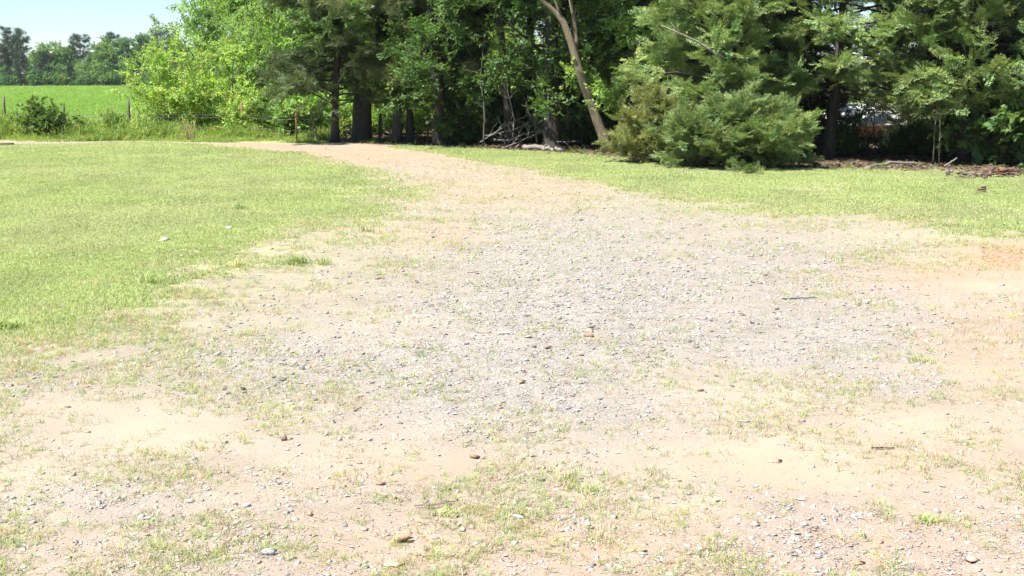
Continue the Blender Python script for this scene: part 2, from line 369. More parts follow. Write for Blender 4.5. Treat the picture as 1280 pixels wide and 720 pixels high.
# wide ground to the horizon and the crop field
m_, t_, b_ = new_mat('pasture'); c_ = noise(t_, 0.05, 5, 0.6, obj_co(t_)); c2_ = noise(t_, 2.0, 5, 0.6, obj_co(t_))
t_.links.new(mix(t_, ramp(t_, c2_.outputs[0], .3, .7), mix(t_, ramp(t_, c_.outputs[0], .35, .65), (.13, .17, .05), (.19, .22, .07)), (.11, .15, .04)), b_.inputs['Base Color'])
b_.inputs['Roughness'].default_value = 1.0
def sheet(name, x0, x1, y0, y1, z, mat, nx=40, ny=40, hf=None):
    X, Y = np.meshgrid(np.linspace(x0, x1, nx), np.linspace(y0, y1, ny)); Z = np.full(X.shape, z) if hf is None else hf(X, Y)
    V = np.stack([X.ravel(), Y.ravel(), Z.ravel()], -1)
    i = (np.arange(ny - 1)[:, None] * nx + np.arange(nx - 1)[None]).ravel()
    o = link(name, make_mesh(name, V, np.stack([i, i + 1, i + nx + 1, i + nx], -1), mat, None, True)); o['kind'] = 'structure'; return o
sheet('ground', -2500, 2500, -200, 4000, -0.16, m_, 30, 30)
m_, t_, b_ = new_mat('young_crop'); c_ = noise(t_, 0.035, 5, 0.6, obj_co(t_, 0.6, 1.6, 1)); c2_ = noise(t_, 1.1, 6, 0.7, obj_co(t_, .5, 1.3, 1))
cc = mix(t_, ramp(t_, c_.outputs[0], .35, .62), (.165, .25, .062), (.235, .295, .085))
cc = mix(t_, ramp(t_, c2_.outputs[0], .35, .72), cc, (.125, .225, .05))
t_.links.new(cc, b_.inputs['Base Color']); b_.inputs['Roughness'].default_value = 1.0; b_.inputs['Specular IOR Level'].default_value = .1
def field_h(X, Y): return -0.09 + 0.05 * (fbm(X * .06, Y * .06, 3, 3) - .5) + 0.35 * sstep(120, 262, Y) * (0.7 + 0.6 * fbm(X * .02, Y * .02, 8, 2))
sheet('field', -170, 20, 39.5, 300, -0.08, m_, 120, 160, field_h)

# ------------------------------------------------------------------ templates
rng = np.random.default_rng(7)
def leaf_twig(seed, n=14, ll=0.26, lw=0.14, flat=0.45):
    r = np.random.default_rng(seed); V = []; T = []; C = []; k = 0
    for i in range(n):
        t = (i + .5) / n; side = -1 if i % 2 else 1
        p = np.array([side * 0.02, t + r.normal(0, .03), r.normal(0, .05)])
        a = side * (R_(55) - t * R_(35)) + r.normal(0, .35)
        d = unit(np.array([math.sin(a), math.cos(a), r.normal(0, flat)])); nrm = unit(np.array([r.normal(0, flat), r.normal(0, flat), 1]))
        x = unit(np.cross(d, nrm)); l = ll * r.uniform(.7, 1.2); w = lw * r.uniform(.8, 1.2) * .5
        V += [p, p + d * l * .45 + x * w, p + d * l, p + d * l * .45 - x * w - nrm * w * .25]
        T += [(k, k + 1, k + 2), (k, k + 2, k + 3)]; k += 4; C += [[r.uniform(.8, 1.2)] * 3] * 4
    return np.array(V), np.array(T), np.array(C)
def spray(seed, pairs=9, sub=3):
    r = np.random.default_rng(seed); V = []; T = []; C = []
    def sliver(p, d, l, w, c):
        nrm = unit(np.array([r.normal(0, .5), r.normal(0, .5), 1])); x = unit(np.cross(d, nrm)); k = len(V)
        V.extend([p, p + d * l * .4 + x * w, p + d * l, p + d * l * .4 - x * w]); T.extend([(k, k + 1, k + 2), (k, k + 2, k + 3)]); C.extend([[c * .85] * 3, [c] * 3, [c * 1.18, c * 1.15, c], [c] * 3])
    sliver(np.zeros(3), np.array([0, 1, 0.]), 1.0, .018, .8)
    for i in range(pairs):
        t = (i + .3) / pairs
        for s in (-1, 1):
            a = s * (R_(48) + r.normal(0, .15)); L = (.42 * (1 - t) + .12) * r.uniform(.7, 1.2)
            p = np.array([0, t + r.normal(0, .02), -0.1 * t * t]); d = unit(np.array([math.sin(a), math.cos(a), r.normal(.0, .28)]))
            sliver(p, d, L, .028, r.uniform(.85, 1.1))
            for j in range(sub):
                tt = .25 + .7 * j / sub; b = a + (1 if j % 2 else -1) * (R_(42) + r.normal(0, .15))
                sliver(p + d * L * tt, unit(np.array([math.sin(b), math.cos(b), r.normal(0, .35)])), L * .45 * r.uniform(.7, 1.2), .022, r.uniform(.85, 1.2))
    return np.array(V), np.array(T), np.array(C)
def tuft(seed, n=34):
    r = np.random.default_rng(seed); V = []; T = []; C = []
    for i in range(n):
        t = r.uniform(0, .6); d = unit(np.array([r.normal(0, .55), r.uniform(.25, 1), r.normal(0, .55)])); x = unit(np.cross(d, r.standard_normal(3))); p = np.array([0, t, 0]); k = len(V)
        l = r.uniform(.55, .8); V += [p - x * .012, p + x * .012, p + d * l]; T += [(k, k + 1, k + 2)]; c = r.uniform(.75, 1.25); C += [[c * .8] * 3, [c * .8] * 3, [c * 1.1] * 3]
    return np.array(V), np.array(T), np.array(C)
def blades(seed, n, h, w, spread, lean, straw=.22):
    # grows along +Z: template axis here is +Y = up
    r = np.random.default_rng(seed); V = []; T = []; C = []
    for i in range(n):
        p = np.array([r.normal(0, spread), 0, r.normal(0, spread)]); a = r.uniform(0, 6.28); ln = abs(r.normal(0, lean)) + lean * .3
        hh = h * r.uniform(.55, 1.2); o = np.array([math.cos(a), 0, math.sin(a)]); x = np.array([-o[2], 0, o[0]]) * w * .5
        m1 = p + o * hh * ln * .35 + np.array([0, hh * .6, 0]); tip = p + o * hh * ln + np.array([0, hh * (1 - .25 * ln), 0]); k = len(V)
        V += [p - x, p + x, m1 + x * .8, m1 - x * .8, tip]; T += [(k, k + 1, k + 2), (k, k + 2, k + 3), (k + 3, k + 2, k + 4)]
        c = r.uniform(.8, 1.2); st = r.random() < straw; cc = np.array([c * 1.35, c * 1.05, c * 1.3]) if st else np.array([c, c, c])
        C += [cc * .8, cc * .8, cc, cc, cc * 1.1]
    return np.array(V), np.array(T), np.array(C)
TW = [leaf_twig(s) for s in range(5)]
TWB = [leaf_twig(40 + s, 9, .42, .26, .5) for s in range(4)]
SP = [spray(s) for s in range(5)]
SPS = [spray(20 + s, 6, 1) for s in range(3)]
TF = [tuft(s) for s in range(4)]
# jagged stones: convex hulls of scattered points
def stone_tpl(seed, n=11, flat=.45):
    r = np.random.default_rng(seed); p = unit(r.standard_normal((n, 3))) * r.uniform(.7, 1.05, (n, 1)); p[:, 2] *= flat; p[:, 0] *= r.uniform(.75, 1.25)
    bm = bmesh.new(); [bm.verts.new(v) for v in p]; res = bmesh.ops.convex_hull(bm, input=bm.verts)
    bmesh.ops.delete(bm, geom=[v for v in bm.verts if not v.link_faces], context='VERTS'); bmesh.ops.triangulate(bm, faces=bm.faces)
    bm.verts.ensure_lookup_table(); bm.verts.index_update()
    V = np.array([v.co[:] for v in bm.verts]); T = np.array([[v.index for v in f.verts] for f in bm.faces]); bm.free()
    return V, T, np.ones((len(V), 3))
ST = [stone_tpl(s, 10, .35 + .05 * (s % 5)) for s in range(14)]

# ------------------------------------------------------------------ plants
def frame_up(r, n, k=.5):
    v = r.standard_normal((n, 3)) * k; v[:, 2] += 1; return v
def grow(seed, H, r0, base, spread, nl, tw_per_m, twig, path=None, up=(10, 45), sub=6, prof=None, tpls=None, sub_len=.42, droop=0.0, wob=.09, trunk_n=10, thick=1.0, lowp=1.0, extra=()):
    """trunk tube + limbs + leafy twigs"""
    r = np.random.default_rng(seed); tr = MB(); lb = MB()
    tp = walk(r, (0, 0, -.08), (r.normal(0, .04), r.normal(0, .04), 1), H, 14, .05, .02) if path is None else np.asarray(path, float)
    tt = np.linspace(0, 1, len(tp)); rad = r0 * (1 - tt) ** .8 + .012; rad[0] *= 1.35; rad[1] *= 1.08
    fl_ = np.array([0, .10, .22, .42])[:, None] * (tp[1] - tp[0]) + tp[0]; fr_ = rad[1] * np.array([1.95, 1.42, 1.20, 1.07])
    V, T = tube(np.concatenate([fl_, tp[1:]]), np.concatenate([fr_, rad[1:]]), trunk_n, .065, r); tr.add(V, T)
    TP = []; TD = []
    prof = prof or (lambda t: math.sin(math.pi * (0.12 + .80 * t)) ** .7)
    for i in range(nl + len(extra)):
        t = base + (0.97 - base) * ((min(i, nl - 1) + r.uniform(0, 1)) / nl) ** lowp; f = t * (len(tp) - 1); k = min(int(f), len(tp) - 2)
        p = tp[k] + (tp[k + 1] - tp[k]) * (f - k); az = i * 2.399 + r.normal(0, .5); el = R_(r.uniform(*up))
        L = spread * prof((t - base) / (1 - base)) * r.uniform(.6, 1.2)
        dv = (math.cos(az) * math.cos(el), math.sin(az) * math.cos(el), math.sin(el))
        if i >= nl: p, dv, L = extra[i - nl]; p = np.array(p, float)
        P = walk(r, p, dv, L, 7, wob * 1.4, droop)
        rl = max(.010, min(.45 * np.interp(t, tt, rad), .02 + .018 * L)) * thick
        V, T = tube(P, np.linspace(rl, .005, 8), 5); lb.add(V, T)
        for s in range(sub):
            u = r.uniform(.22, 1.0); f2 = u * 7; k2 = min(int(f2), 6); q = P[k2] + (P[k2 + 1] - P[k2]) * (f2 - k2)
            d = unit(unit(P[k2 + 1] - P[k2]) * .8 + r.standard_normal(3) * .65); l2 = L * sub_len * r.uniform(.5, 1.2) * (1.15 - .5 * u) + .15
            Q = walk(r, q, d, l2, 4, wob * 1.6, droop * .8); V, T = tube(Q, np.linspace(.008 * thick, .003, 5), 3); lb.add(V, T)
            n = max(2, int(l2 * tw_per_m * r.uniform(.6, 1.3))); w = r.uniform(0, 4, n); kk = np.minimum(w.astype(int), 3); fr = (w - kk)[:, None]
            TP.append(Q[kk] * (1 - fr) + Q[kk + 1] * fr + r.normal(0, .05, (n, 3))); TD.append(unit(Q[kk + 1] - Q[kk]) * .55 + r.standard_normal((n, 3)) * .6 + np.array([0, 0, droop]))
    TP = np.concatenate(TP); TD = np.concatenate(TD); n = len(TP)
    low = sstep(0, 1, vnoise(TP[:, 0] * 1.1, TP[:, 2] * 1.1 + TP[:, 1], seed))
    ti = tints(r, n, .75, 1.2, .12) * (0.85 + .3 * low)[:, None]
    lf = inst_many(tpls or TW, r, TP, TD, frame_up(r, n, .6), twig * r.uniform(.75, 1.25, n), ti)
    return tr, lb, lf
def conifer(seed, H, r0, base, spread, nl, tw_per_m, twig, up=(5, 35), tpls=None, prof=None, sub=7, droop=-.015, path=None, lowp=1.0, extra=(), rag=.35):
    r = np.random.default_rng(seed); tr = MB(); lb = MB(); tp = walk(r, (0, 0, -.08), (0, 0, 1), H, 14, .03, .03) if path is None else np.asarray(path, float)
    tt = np.linspace(0, 1, len(tp)); rad = r0 * (1 - tt) ** .9 + .01; rad[0] *= 1.3
    V, T = tube(tp, rad, 9, .06, r); tr.add(V, T); TP = []; TD = []
    prof = prof or (lambda t: (1 - t) ** .65 * (.75 + .25 * min(1, t * 5)))
    for i in range(nl + len(extra)):
        t = base + (0.98 - base) * ((min(i, nl - 1) + r.uniform(0, 1)) / nl) ** lowp; f = t * (len(tp) - 1); k = min(int(f), len(tp) - 2)
        p = tp[k] + (tp[k + 1] - tp[k]) * (f - k); az = i * 2.399 + r.normal(0, .4); el = R_(r.uniform(*up))
        L = spread * prof((t - base) / (1 - base)) * r.uniform(.9 - rag, .9 + rag) + .08
        dv = (math.cos(az) * math.cos(el), math.sin(az) * math.cos(el), math.sin(el))
        if i >= nl: p, dv, L = extra[i - nl]; p = np.array(p, float)
        P = walk(r, p, dv, L, 7, .09, droop)
        V, T = tube(P, np.linspace(max(.006, .009 + .010 * L), .003, 8), 4); lb.add(V, T)
        for s in range(sub + 1):
            u = r.uniform(.18, .98) if s < sub else 1.0
            if s == sub: Q = P[3:]; l2 = L * .55
            else:
                f2 = u * 7; k2 = min(int(f2), 6); q = P[k2] + (P[k2 + 1] - P[k2]) * (f2 - k2); tg = unit(P[k2 + 1] - P[k2])
                sd = np.cross(tg, [0, 0, 1]) * (1 if s % 2 else -1); d = unit(tg * .8 + sd * .75 + r.standard_normal(3) * .28); l2 = (L * .45 * (1.15 - u) + .12) * r.uniform(.6, 1.25)
                Q = walk(r, q, d, l2, 4, .1, droop)
            m = len(Q) - 1; n = max(2, int(l2 * tw_per_m * r.uniform(.7, 1.3))); w = np.sort(r.uniform(0, m, n)); kk = np.minimum(w.astype(int), m - 1); fr = (w - kk)[:, None]
            TP.append(Q[kk] * (1 - fr) + Q[kk + 1] * fr); TD.append(unit(Q[kk + 1] - Q[kk]) * .9 + r.standard_normal((n, 3)) * .38 + np.array([0, 0, .25]))
    TP = np.concatenate(TP); TD = np.concatenate(TD); n = len(TP)
    cl = vnoise(TP[:, 0] * 1.6 + 9, TP[:, 2] * 1.6 + TP[:, 1], seed)
    ti = tints(r, n, .75, 1.2, .10) * (0.8 + .4 * cl)[:, None]
    lf = inst_many(tpls or SP, r, TP, TD, frame_up(r, n, .45), twig * r.uniform(.7, 1.3, n), ti)
    return tr, lb, lf
def shrub(seed, H, spread, stems, tw_per_m, twig, tpls=None, up=(50, 88), sub=7):
    r = np.random.default_rng(seed); lb = MB(); TP = []; TD = []
    for i in range(stems):
        az = i * 2.399 + r.normal(0, .5); el = R_(r.uniform(*up)); L = H * r.uniform(.6, 1.1); rr = spread * .25 * math.sqrt(r.random())
        P = walk(r, (rr * math.cos(az), rr * math.sin(az), -.05), (math.cos(az) * math.cos(el) * spread / max(H, .1) * 1.2, math.sin(az) * math.cos(el) * spread / max(H, .1) * 1.2, math.sin(el)), L, 8, .12, -.02)
        V, T = tube(P, np.linspace(.008 + .006 * H, .003, 9), 4); lb.add(V, T)
        for s in range(sub):
            u = r.uniform(.12, 1); f2 = u * 8; k2 = min(int(f2), 7); q = P[k2] + (P[k2 + 1] - P[k2]) * (f2 - k2)
            d = unit(unit(P[k2 + 1] - P[k2]) * .5 + r.standard_normal(3) * [.8, .8, .45]); l2 = spread * r.uniform(.25, .7) * (1.1 - .45 * u)
            Q = walk(r, q, d, l2, 4, .14, 0); V, T = tube(Q, np.linspace(.006, .002, 5), 3); lb.add(V, T)
            n = max(2, int(l2 * tw_per_m * r.uniform(.6, 1.3))); w = r.uniform(0, 4, n); kk = np.minimum(w.astype(int), 3); fr = (w - kk)[:, None]
            TP.append(Q[kk] * (1 - fr) + Q[kk + 1] * fr + r.normal(0, .04, (n, 3))); TD.append(unit(Q[kk + 1] - Q[kk]) * .5 + r.standard_normal((n, 3)) * .6)
    TP = np.concatenate(TP); TD = np.concatenate(TD); TP[:, 2] = np.maximum(TP[:, 2], .03); n = len(TP)
    cl = vnoise(TP[:, 0] * 2.2, TP[:, 2] * 2.2 + TP[:, 1], seed)
    ti = tints(r, n, .75, 1.2, .12) * (0.8 + .4 * cl)[:, None]
    lf = inst_many(tpls or TW, r, TP, TD, frame_up(r, n, .6), twig * r.uniform(.75, 1.25, n), ti)
    return lb, lf
def place_tree(name, loc, label, cat, parts, mats, group=None, rz=0.0, s=1.0):
    o = empty(name, loc, label, cat, group, rz, s)
    for (nm, mb, sm), mt in zip(parts, mats):
        if isinstance(mb, MB): me = mb.mesh(nm, M[mt], sm)
        else: me = mb
        if me is None: continue
        c = link(nm, me, o)
        if not isinstance(mb, MB):
            c.material_slots[0].link = 'OBJECT'; c.material_slots[0].material = M[mt]
    return o
def tree_parts(t): return [('trunk', t[0], True), ('limbs', t[1], True), ('crown', t[2], False)]
def base_at(px, py): p = g(px, py); return Vector((p[0], p[1], float(hgt(p[0], p[1]))))
def loc_d(px, d):
    x = (px - 640) / FPX * (d * math.cos(PITCH) + CAMZ * math.sin(PITCH)); return Vector((x, d, float(hgt(x, d))))

# ---- front trees, one by one
t = conifer(101, 7.5, .10, .13, 2.35, 105, 9, .31, up=(-12, 25), droop=-.02)
place_tree('cedar_tree', base_at(420, 178), 'dark feathery cedar on a slim trunk beside the thickest trunk', 'tree', tree_parts(t), ('bark_dark', 'bark_dark', 'cedar_dark'), rz=.4)
PINE_X = [((0, 0, 3.0), (-1, -.8, .02), 1.9), ((0, 0, 3.3), (-.5, -1, .05), 2.2), ((0, 0, 3.6), (.3, -1, .0), 2.4), ((0, 0, 2.7), (.7, -1, .0), 2.0), ((0, 0, 3.9), (-1, -.5, -.05), 2.2), ((0, 0, 3.5), (1, -.7, -.02), 2.3)]
OAK_X = [((0, 0, 2.3), (.3, -1, -.12), 1.9), ((0, 0, 2.6), (.8, -1, -.1), 2.0), ((0, 0, 3.0), (-.4, -1, -.02), 2.0), ((0, 0, 2.9), (1, -.6, -.12), 2.2), ((0, 0, 3.3), (.1, -1, -.1), 2.4)]
op = walk(np.random.default_rng(3), (0, 0, -.1), (.0, 0, 1), 14, 18, .03, .03); 
t = grow(102, 14, .235, .155, 3.6, 44, 17, .34, path=op, up=(-12, 40), sub=8, trunk_n=16, droop=-.02, lowp=1.6, extra=OAK_X)
place_tree('oak_tree', base_at(452, 176.5), 'stout broadleaf tree with the thickest flared trunk at the driveway bend', 'tree', tree_parts(t), ('bark_dark', 'bark_dark', 'leaf'))
t = conifer(103, 14, .12, .165, 2.9, 75, 12, .32, up=(-15, 20), tpls=TF, droop=-.01, lowp=1.8, extra=PINE_X, prof=lambda t: (1 - t) ** .5)
place_tree('pine_tree', base_at(497, 177), 'pine with long grey green needle sprays and a pale barked straight trunk', 'tree', tree_parts(t), ('bark_grey', 'bark_grey', 'needle'), rz=2.0)
t = grow(104, 11, .085, .19, 2.4, 30, 15, .34, up=(5, 45), sub=7)
place_tree('slender_tree', base_at(513, 177), 'slender dark trunked tree just beside the pale barked pine', 'tree', tree_parts(t), ('bark_dark', 'bark_dark', 'leaf_dark'))
t = grow(105, 13, .17, .12, 3.2, 42, 12, .34, up=(-12, 40), sub=8, droop=-.02, lowp=1.8, path=walk(np.random.default_rng(8), (0, 0, -.1), (0, 0, 1), 13, 14, .025, .03))
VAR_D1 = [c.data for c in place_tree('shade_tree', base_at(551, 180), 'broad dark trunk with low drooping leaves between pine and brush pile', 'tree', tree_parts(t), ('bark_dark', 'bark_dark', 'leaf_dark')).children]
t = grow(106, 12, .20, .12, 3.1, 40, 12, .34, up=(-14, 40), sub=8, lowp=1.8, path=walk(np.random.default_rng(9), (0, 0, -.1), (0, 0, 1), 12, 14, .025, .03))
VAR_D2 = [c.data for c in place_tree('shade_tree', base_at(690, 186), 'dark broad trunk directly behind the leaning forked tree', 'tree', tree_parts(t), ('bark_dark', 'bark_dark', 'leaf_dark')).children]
# leaning forked tree
d0 = 28.6; fp = [at(a, b, d0) for a, b in ((763, 193), (757, 178), (748, 155), (737, 125), (726, 95), (719, 70), (713, 50), (704, 27), (691, 12), (677, 0), (650, -50), (620, -130))]
fp = np.array(fp); o_ = fp[0].copy(); o_[2] = hgt(o_[0], o_[1]); fp -= o_; fp[0][2] = -.1
r = np.random.default_rng(11); trb = MB()
pr = np.array([.16, .125, .112, .104, .098, .093, .085, .075, .05, .047, .04, .03]); V, T = tube(fp, pr, 14, .03, r); trb.add(V, T)
lbm = MB()
for pts, ra in ((((705, 29), (699, 15), (694, 0), (690, -25), (690, -60), (694, -130)), .052), (((719, 68), (721, 50), (718, 25), (713, 0), (716, -40), (730, -120)), .062)):
    q = np.array([at(a, b, d0 + .1) for a, b in pts]) - o_; V, T = tube(q, np.linspace(ra, ra * .5, len(q)), 9, .03, r); lbm.add(V, T)
t = grow(107, 9, .05, .42, 3.0, 26, 14, .34, path=np.linspace(fp[8], fp[8] + np.array([-1.0, .5, 6.0]), 12), up=(0, 45), sub=7)
lt = empty('forked_tree', Vector(o_), 'leaning tan trunk forking into three bare stems at the woods edge', 'tree')
trb.build('trunk', M['bark_tan'], lt, True); lbm.build('fork', M['bark_tan'], lt, True); t[1].build('limbs', M['bark_tan'], lt, True); t[2].build('crown', M['leaf'], lt)
# bright leaved tree between the fork and the cedars
t = grow(108, 9, .10, .10, 2.1, 32, 18, .34, up=(-5, 35), sub=8)
place_tree('maple_tree', loc_d(772, 29.3), 'fresh green broadleaf tree hanging over the olive cedar', 'tree', tree_parts(t), ('bark_grey', 'bark_grey', 'leaf_bright'), rz=1.0)
# cedars
t = conifer(111, 1.45, .04, .02, 1.0, 80, 16, .23, up=(20, 62), prof=lambda t: (1 - t) ** .45, rag=.62)
place_tree('cedar_bush', base_at(824, 204), 'olive tinged bushy young cedar next to the leaning trunk', 'bush', tree_parts(t), ('bark_grey', 'bark_grey', 'cedar_olive'), s=.84)
t = conifer(112, 1.12, .05, .02, 1.12, 80, 16, .23, up=(18, 68), prof=lambda t: (1 - t) ** .42, rag=.62)
place_tree('cedar_bush', base_at(918, 210), 'broad bright green cedar bush spreading onto the grass verge', 'bush', tree_parts(t), ('bark_grey', 'bark_grey', 'cedar'), rz=.7).scale.z = .86
t = conifer(117, 1.0, .04, .02, .78, 60, 16, .22, up=(22, 72), prof=lambda t: (1 - t) ** .5, rag=.62)
place_tree('cedar_bush', base_at(866, 209.5), 'upright green cedar bush wedged between the olive and the broad one', 'bush', tree_parts(t), ('bark_grey', 'bark_grey', 'cedar'), rz=1.7).scale.z = .9
t = conifer(113, .95, .04, .02, .95, 60, 16, .22, up=(15, 65), prof=lambda t: (1 - t) ** .4, rag=.62)
place_tree('cedar_bush', base_at(966, 210), 'low green cedar bush at the dark hollow beside the broad cedar', 'bush', tree_parts(t), ('bark_grey', 'bark_grey', 'cedar'), rz=2.2).scale.z = .85
t = conifer(114, 7.0, .12, .05, 2.0, 120, 10, .30, up=(-5, 40), droop=-.015)
big = place_tree('cedar_tree', loc_d(893, 26.0), 'tall sunlit cedar rising behind the low cedar bushes with a dead limb', 'tree', tree_parts(t), ('bark_dark', 'bark_dark', 'cedar'))
VAR_C1 = [c.data for c in big.children]
dl = MB(); q = np.array([at(a, b, 24.4) for a, b in ((905, 74), (893, 66), (872, 52), (850, 42), (826, 31))]) - np.array(big.location); V, T = tube(q, [.03, .027, .022, .016, .008], 6); dl.add(V, T)
q = np.array([at(a, b, 24.4) for a, b in ((850, 42), (843, 34), (838, 27))]) - np.array(big.location); V, T = tube(q, [.012, .008, .004], 5); dl.add(V, T)
dl.build('dead_limb', M['deadwood'], big, True)
t = conifer(115, 8.5, .12, .165, 2.5, 120, 10, .31, up=(-10, 28), droop=-.02, lowp=1.3)
c2 = place_tree('cedar_tree', loc_d(1034, 26.5), 'tall dark cedar arching over the pale outbuilding behind it', 'tree', tree_parts(t), ('bark_dark', 'bark_dark', 'cedar'), rz=.9)
VAR_C2 = [c.data for c in c2.children]
t = conifer(116, 8.0, .11, .14, 2.0, 115, 10, .31, up=(-14, 32), droop=-.02, lowp=1.2)
place_tree('cedar_tree', loc_d(1205, 25.0), 'tall cedar with hanging sprays above the reddish bark debris', 'tree', tree_parts(t), ('bark_dark', 'bark_dark', 'cedar'), rz=.2)
def var_tree(name, src, loc, label, mats, group=None, rz=0, s=1.0, cat='tree'):
    nm = ('trunk', 'limbs', 'crown') if len(src) == 3 else ('stems', 'foliage')
    return place_tree(name, loc, label, cat, [(n, m, False) for n, m in zip(nm, src)], mats, group, rz, s)
var_tree('cedar_tree', VAR_C1, loc_d(968, 28.0), 'dark cedar filling the gap between the two tall sunlit cedars', ('bark_dark', 'bark_dark', 'cedar'), rz=2.0)
var_tree('cedar_tree', VAR_C2, loc_d(1318, 25.5), 'cedar cut by the picture edge beyond the bark debris', ('bark_dark', 'bark_dark', 'cedar'), rz=3.2)
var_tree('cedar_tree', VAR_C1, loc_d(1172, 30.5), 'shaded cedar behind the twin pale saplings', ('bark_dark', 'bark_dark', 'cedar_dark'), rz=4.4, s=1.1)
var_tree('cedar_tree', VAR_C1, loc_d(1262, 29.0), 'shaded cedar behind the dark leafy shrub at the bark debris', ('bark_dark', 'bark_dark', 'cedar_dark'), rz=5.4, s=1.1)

# ---- trees crowded inside the woods
t = grow(120, 12, .13, .10, 3.1, 40, 13, .36, up=(-12, 40), sub=7, tpls=TWB, lowp=1.6); VAR_D3 = [a.mesh(n, M['bark_dark'] if n != 'crown' else M['leaf_dark'], n != 'crown') for n, a in zip(('trunk', 'limbs', 'crown'), t)]
t = grow(121, 10, .10, .07, 2.7, 38, 13, .36, up=(-15, 35), sub=7, tpls=TWB, lowp=1.6); VAR_D4 = [a.mesh(n, M['bark_dark'] if n != 'crown' else M['leaf_dark'], n != 'crown') for n, a in zip(('trunk', 'limbs', 'crown'), t)]
t = grow(122, 12, .11, .30, 2.8, 36, 13, .36, up=(-5, 40), sub=7, tpls=TWB, lowp=1.3); VAR_D5 = [a.mesh(n, M['bark_dark'] if n != 'crown' else M['leaf_dark'], n != 'crown') for n, a in zip(('trunk', 'limbs', 'crown'), t)]
rr = np.random.default_rng(77); VD = [VAR_D3, VAR_D4, VAR_D1, VAR_D2]
wood_spots = [(588, 33.5), (612, 35.5), (640, 32.2), (662, 34.5), (728, 33.5), (770, 35), (770, 40), (840, 34), (855, 33.5), (850, 39),
              (965, 37.5), (1205, 34), (1270, 33), (1340, 31), (1400, 28), (1230, 39), (1320, 38), (900, 44), (610, 45), (780, 47), (550, 44), (1200, 45), (1290, 46), (1420, 36)]
for i, (px, d) in enumerate(wood_spots):
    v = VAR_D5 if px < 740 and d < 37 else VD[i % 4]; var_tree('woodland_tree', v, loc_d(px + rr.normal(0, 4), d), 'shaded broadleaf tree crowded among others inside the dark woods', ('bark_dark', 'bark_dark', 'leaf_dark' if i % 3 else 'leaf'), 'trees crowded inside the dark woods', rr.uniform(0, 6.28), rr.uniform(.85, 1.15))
s1 = shrub(130, 2.1, 1.5, 9, 15, .34, TWB); VS1 = [s1[0].mesh('stems', M['bark_grey'], True), s1[1].mesh('foliage', M['leaf_dark'])]
s2 = shrub(131, 1.5, 1.3, 9, 16, .30, TW); VS2 = [s2[0].mesh('stems', M['bark_grey'], True), s2[1].mesh('foliage', M['leaf_dark'])]
for i, (px, d) in enumerate([(570, 33), (600, 34), (628, 34.5), (668, 34), (716, 33), (722, 34), (738, 32.5), (590, 36), (650, 36), (690, 35), (740, 37), (800, 34), (1005, 27.5), (1240, 25.2), (1272, 24.6),
                             (1160, 28), (1300, 26), (830, 36), (940, 35), (560, 41), (1190, 30), (1230, 31.5)]):
    src, mt = ((VS1, 'leaf_dark'), (VS2, 'leaf_dark'))[i % 2]
    var_tree('woodland_shrub', src, loc_d(px, d), 'dark leafy shrub growing low in the shade of the woods', ('bark_grey', mt), 'shrubs low in the shade of the woods', rr.uniform(0, 6.28), rr.uniform(.6, 1.05) * (0.55 if 1030 < px < 1130 else 1), 'shrub')

# ---- sunlit hedge of shrubs along the fence
def shrub_at(seed, px, d, H, spread, stems, label, mat, twig=.3, dens=18, tpls=None, name='shrub', up=(50, 88), sub=8):
    s = shrub(seed, H, spread, stems, dens, twig, tpls, up, sub)
    o = empty(name, loc_d(px, d), label, 'shrub'); s[0].build('stems', M['bark_grey'], o, True); s[1].build('foliage', M[mat], o); return o
shrub_at(201, 198, 38.5, 2.5, 1.15, 12, 'yellow green shrub standing nearest the field beside the bare post', 'leaf_yellow')
shrub_at(202, 232, 40.0, 2.7, 1.2, 12, 'olive shrub with twiggy grey stems between two yellow shrubs', 'leaf_yellow')
shrub_at(203, 268, 38.5, 3.3, 1.6, 16, 'large rounded yellow green shrub with a dark hollow behind the reeds', 'leaf_yellow')
shrub_at(204, 318, 39.5, 4.6, 1.7, 18, 'tall fresh green shrub beneath the loose crowned tree', 'leaf_bright')
shrub_at(205, 315, 36.2, 1.5, 1.1, 12, 'low yellow green bush in front of the tall fresh green shrub', 'leaf_yellow')
shrub_at(206, 366, 36.5, 1.35, 1.15, 14, 'low bright bush with large leaves around the rusty post', 'leaf_bright', .34, 16, TWB)
shrub_at(207, 372, 39.5, 4.6, 1.8, 18, 'tall green shrub partly hidden behind the dark cedar', 'leaf_bright')
shrub_at(208, 418, 38.0, 1.6, 1.2, 12, 'sunlit green bush seen between the slim and the stout trunk', 'leaf_bright')
shrub_at(209, 512, 38.5, 1.75, 1.2, 14, 'domed bright yellow green bush behind the pale barked pine trunk', 'leaf_yellow')
shrub_at(210, 470, 38.0, 1.4, .9, 12, 'bright green bush just past the stout flared trunk', 'leaf_bright')
shrub_at(211, 58, 35.6, 1.05, .62, 12, 'dark green vine tangled bush standing up out of the weeds', 'vine', .24, 22, TWB)
shrub_at(212, 141, 35.6, .85, .28, 6, 'narrow pointed sapling bush in the weeds near the middle post', 'weed', .22, 22, None, 'sapling', (70, 90))
shrub_at(213, 20, 36.4, .75, .9, 12, 'pale grey green weedy bush around the post at the picture edge', 'weed', .22, 20)
shrub_at(214, 596, 42, 4.6, 1.8, 16, 'sunlit leafy bush glimpsed through the dark trunks toward the stout tree', 'leaf_bright')
shrub_at(215, 652, 42.5, 4.6, 1.8, 16, 'sunlit leafy bush glimpsed behind the brush pile', 'leaf_yellow')
shrub_at(216, 706, 41.5, 4.2, 1.7, 16, 'sunlit leafy bush glimpsed beside the small shed', 'leaf_bright')
t = grow(220, 9, .11, .28, 2.1, 44, 19, .36, up=(-8, 40), sub=8, lowp=1.5)
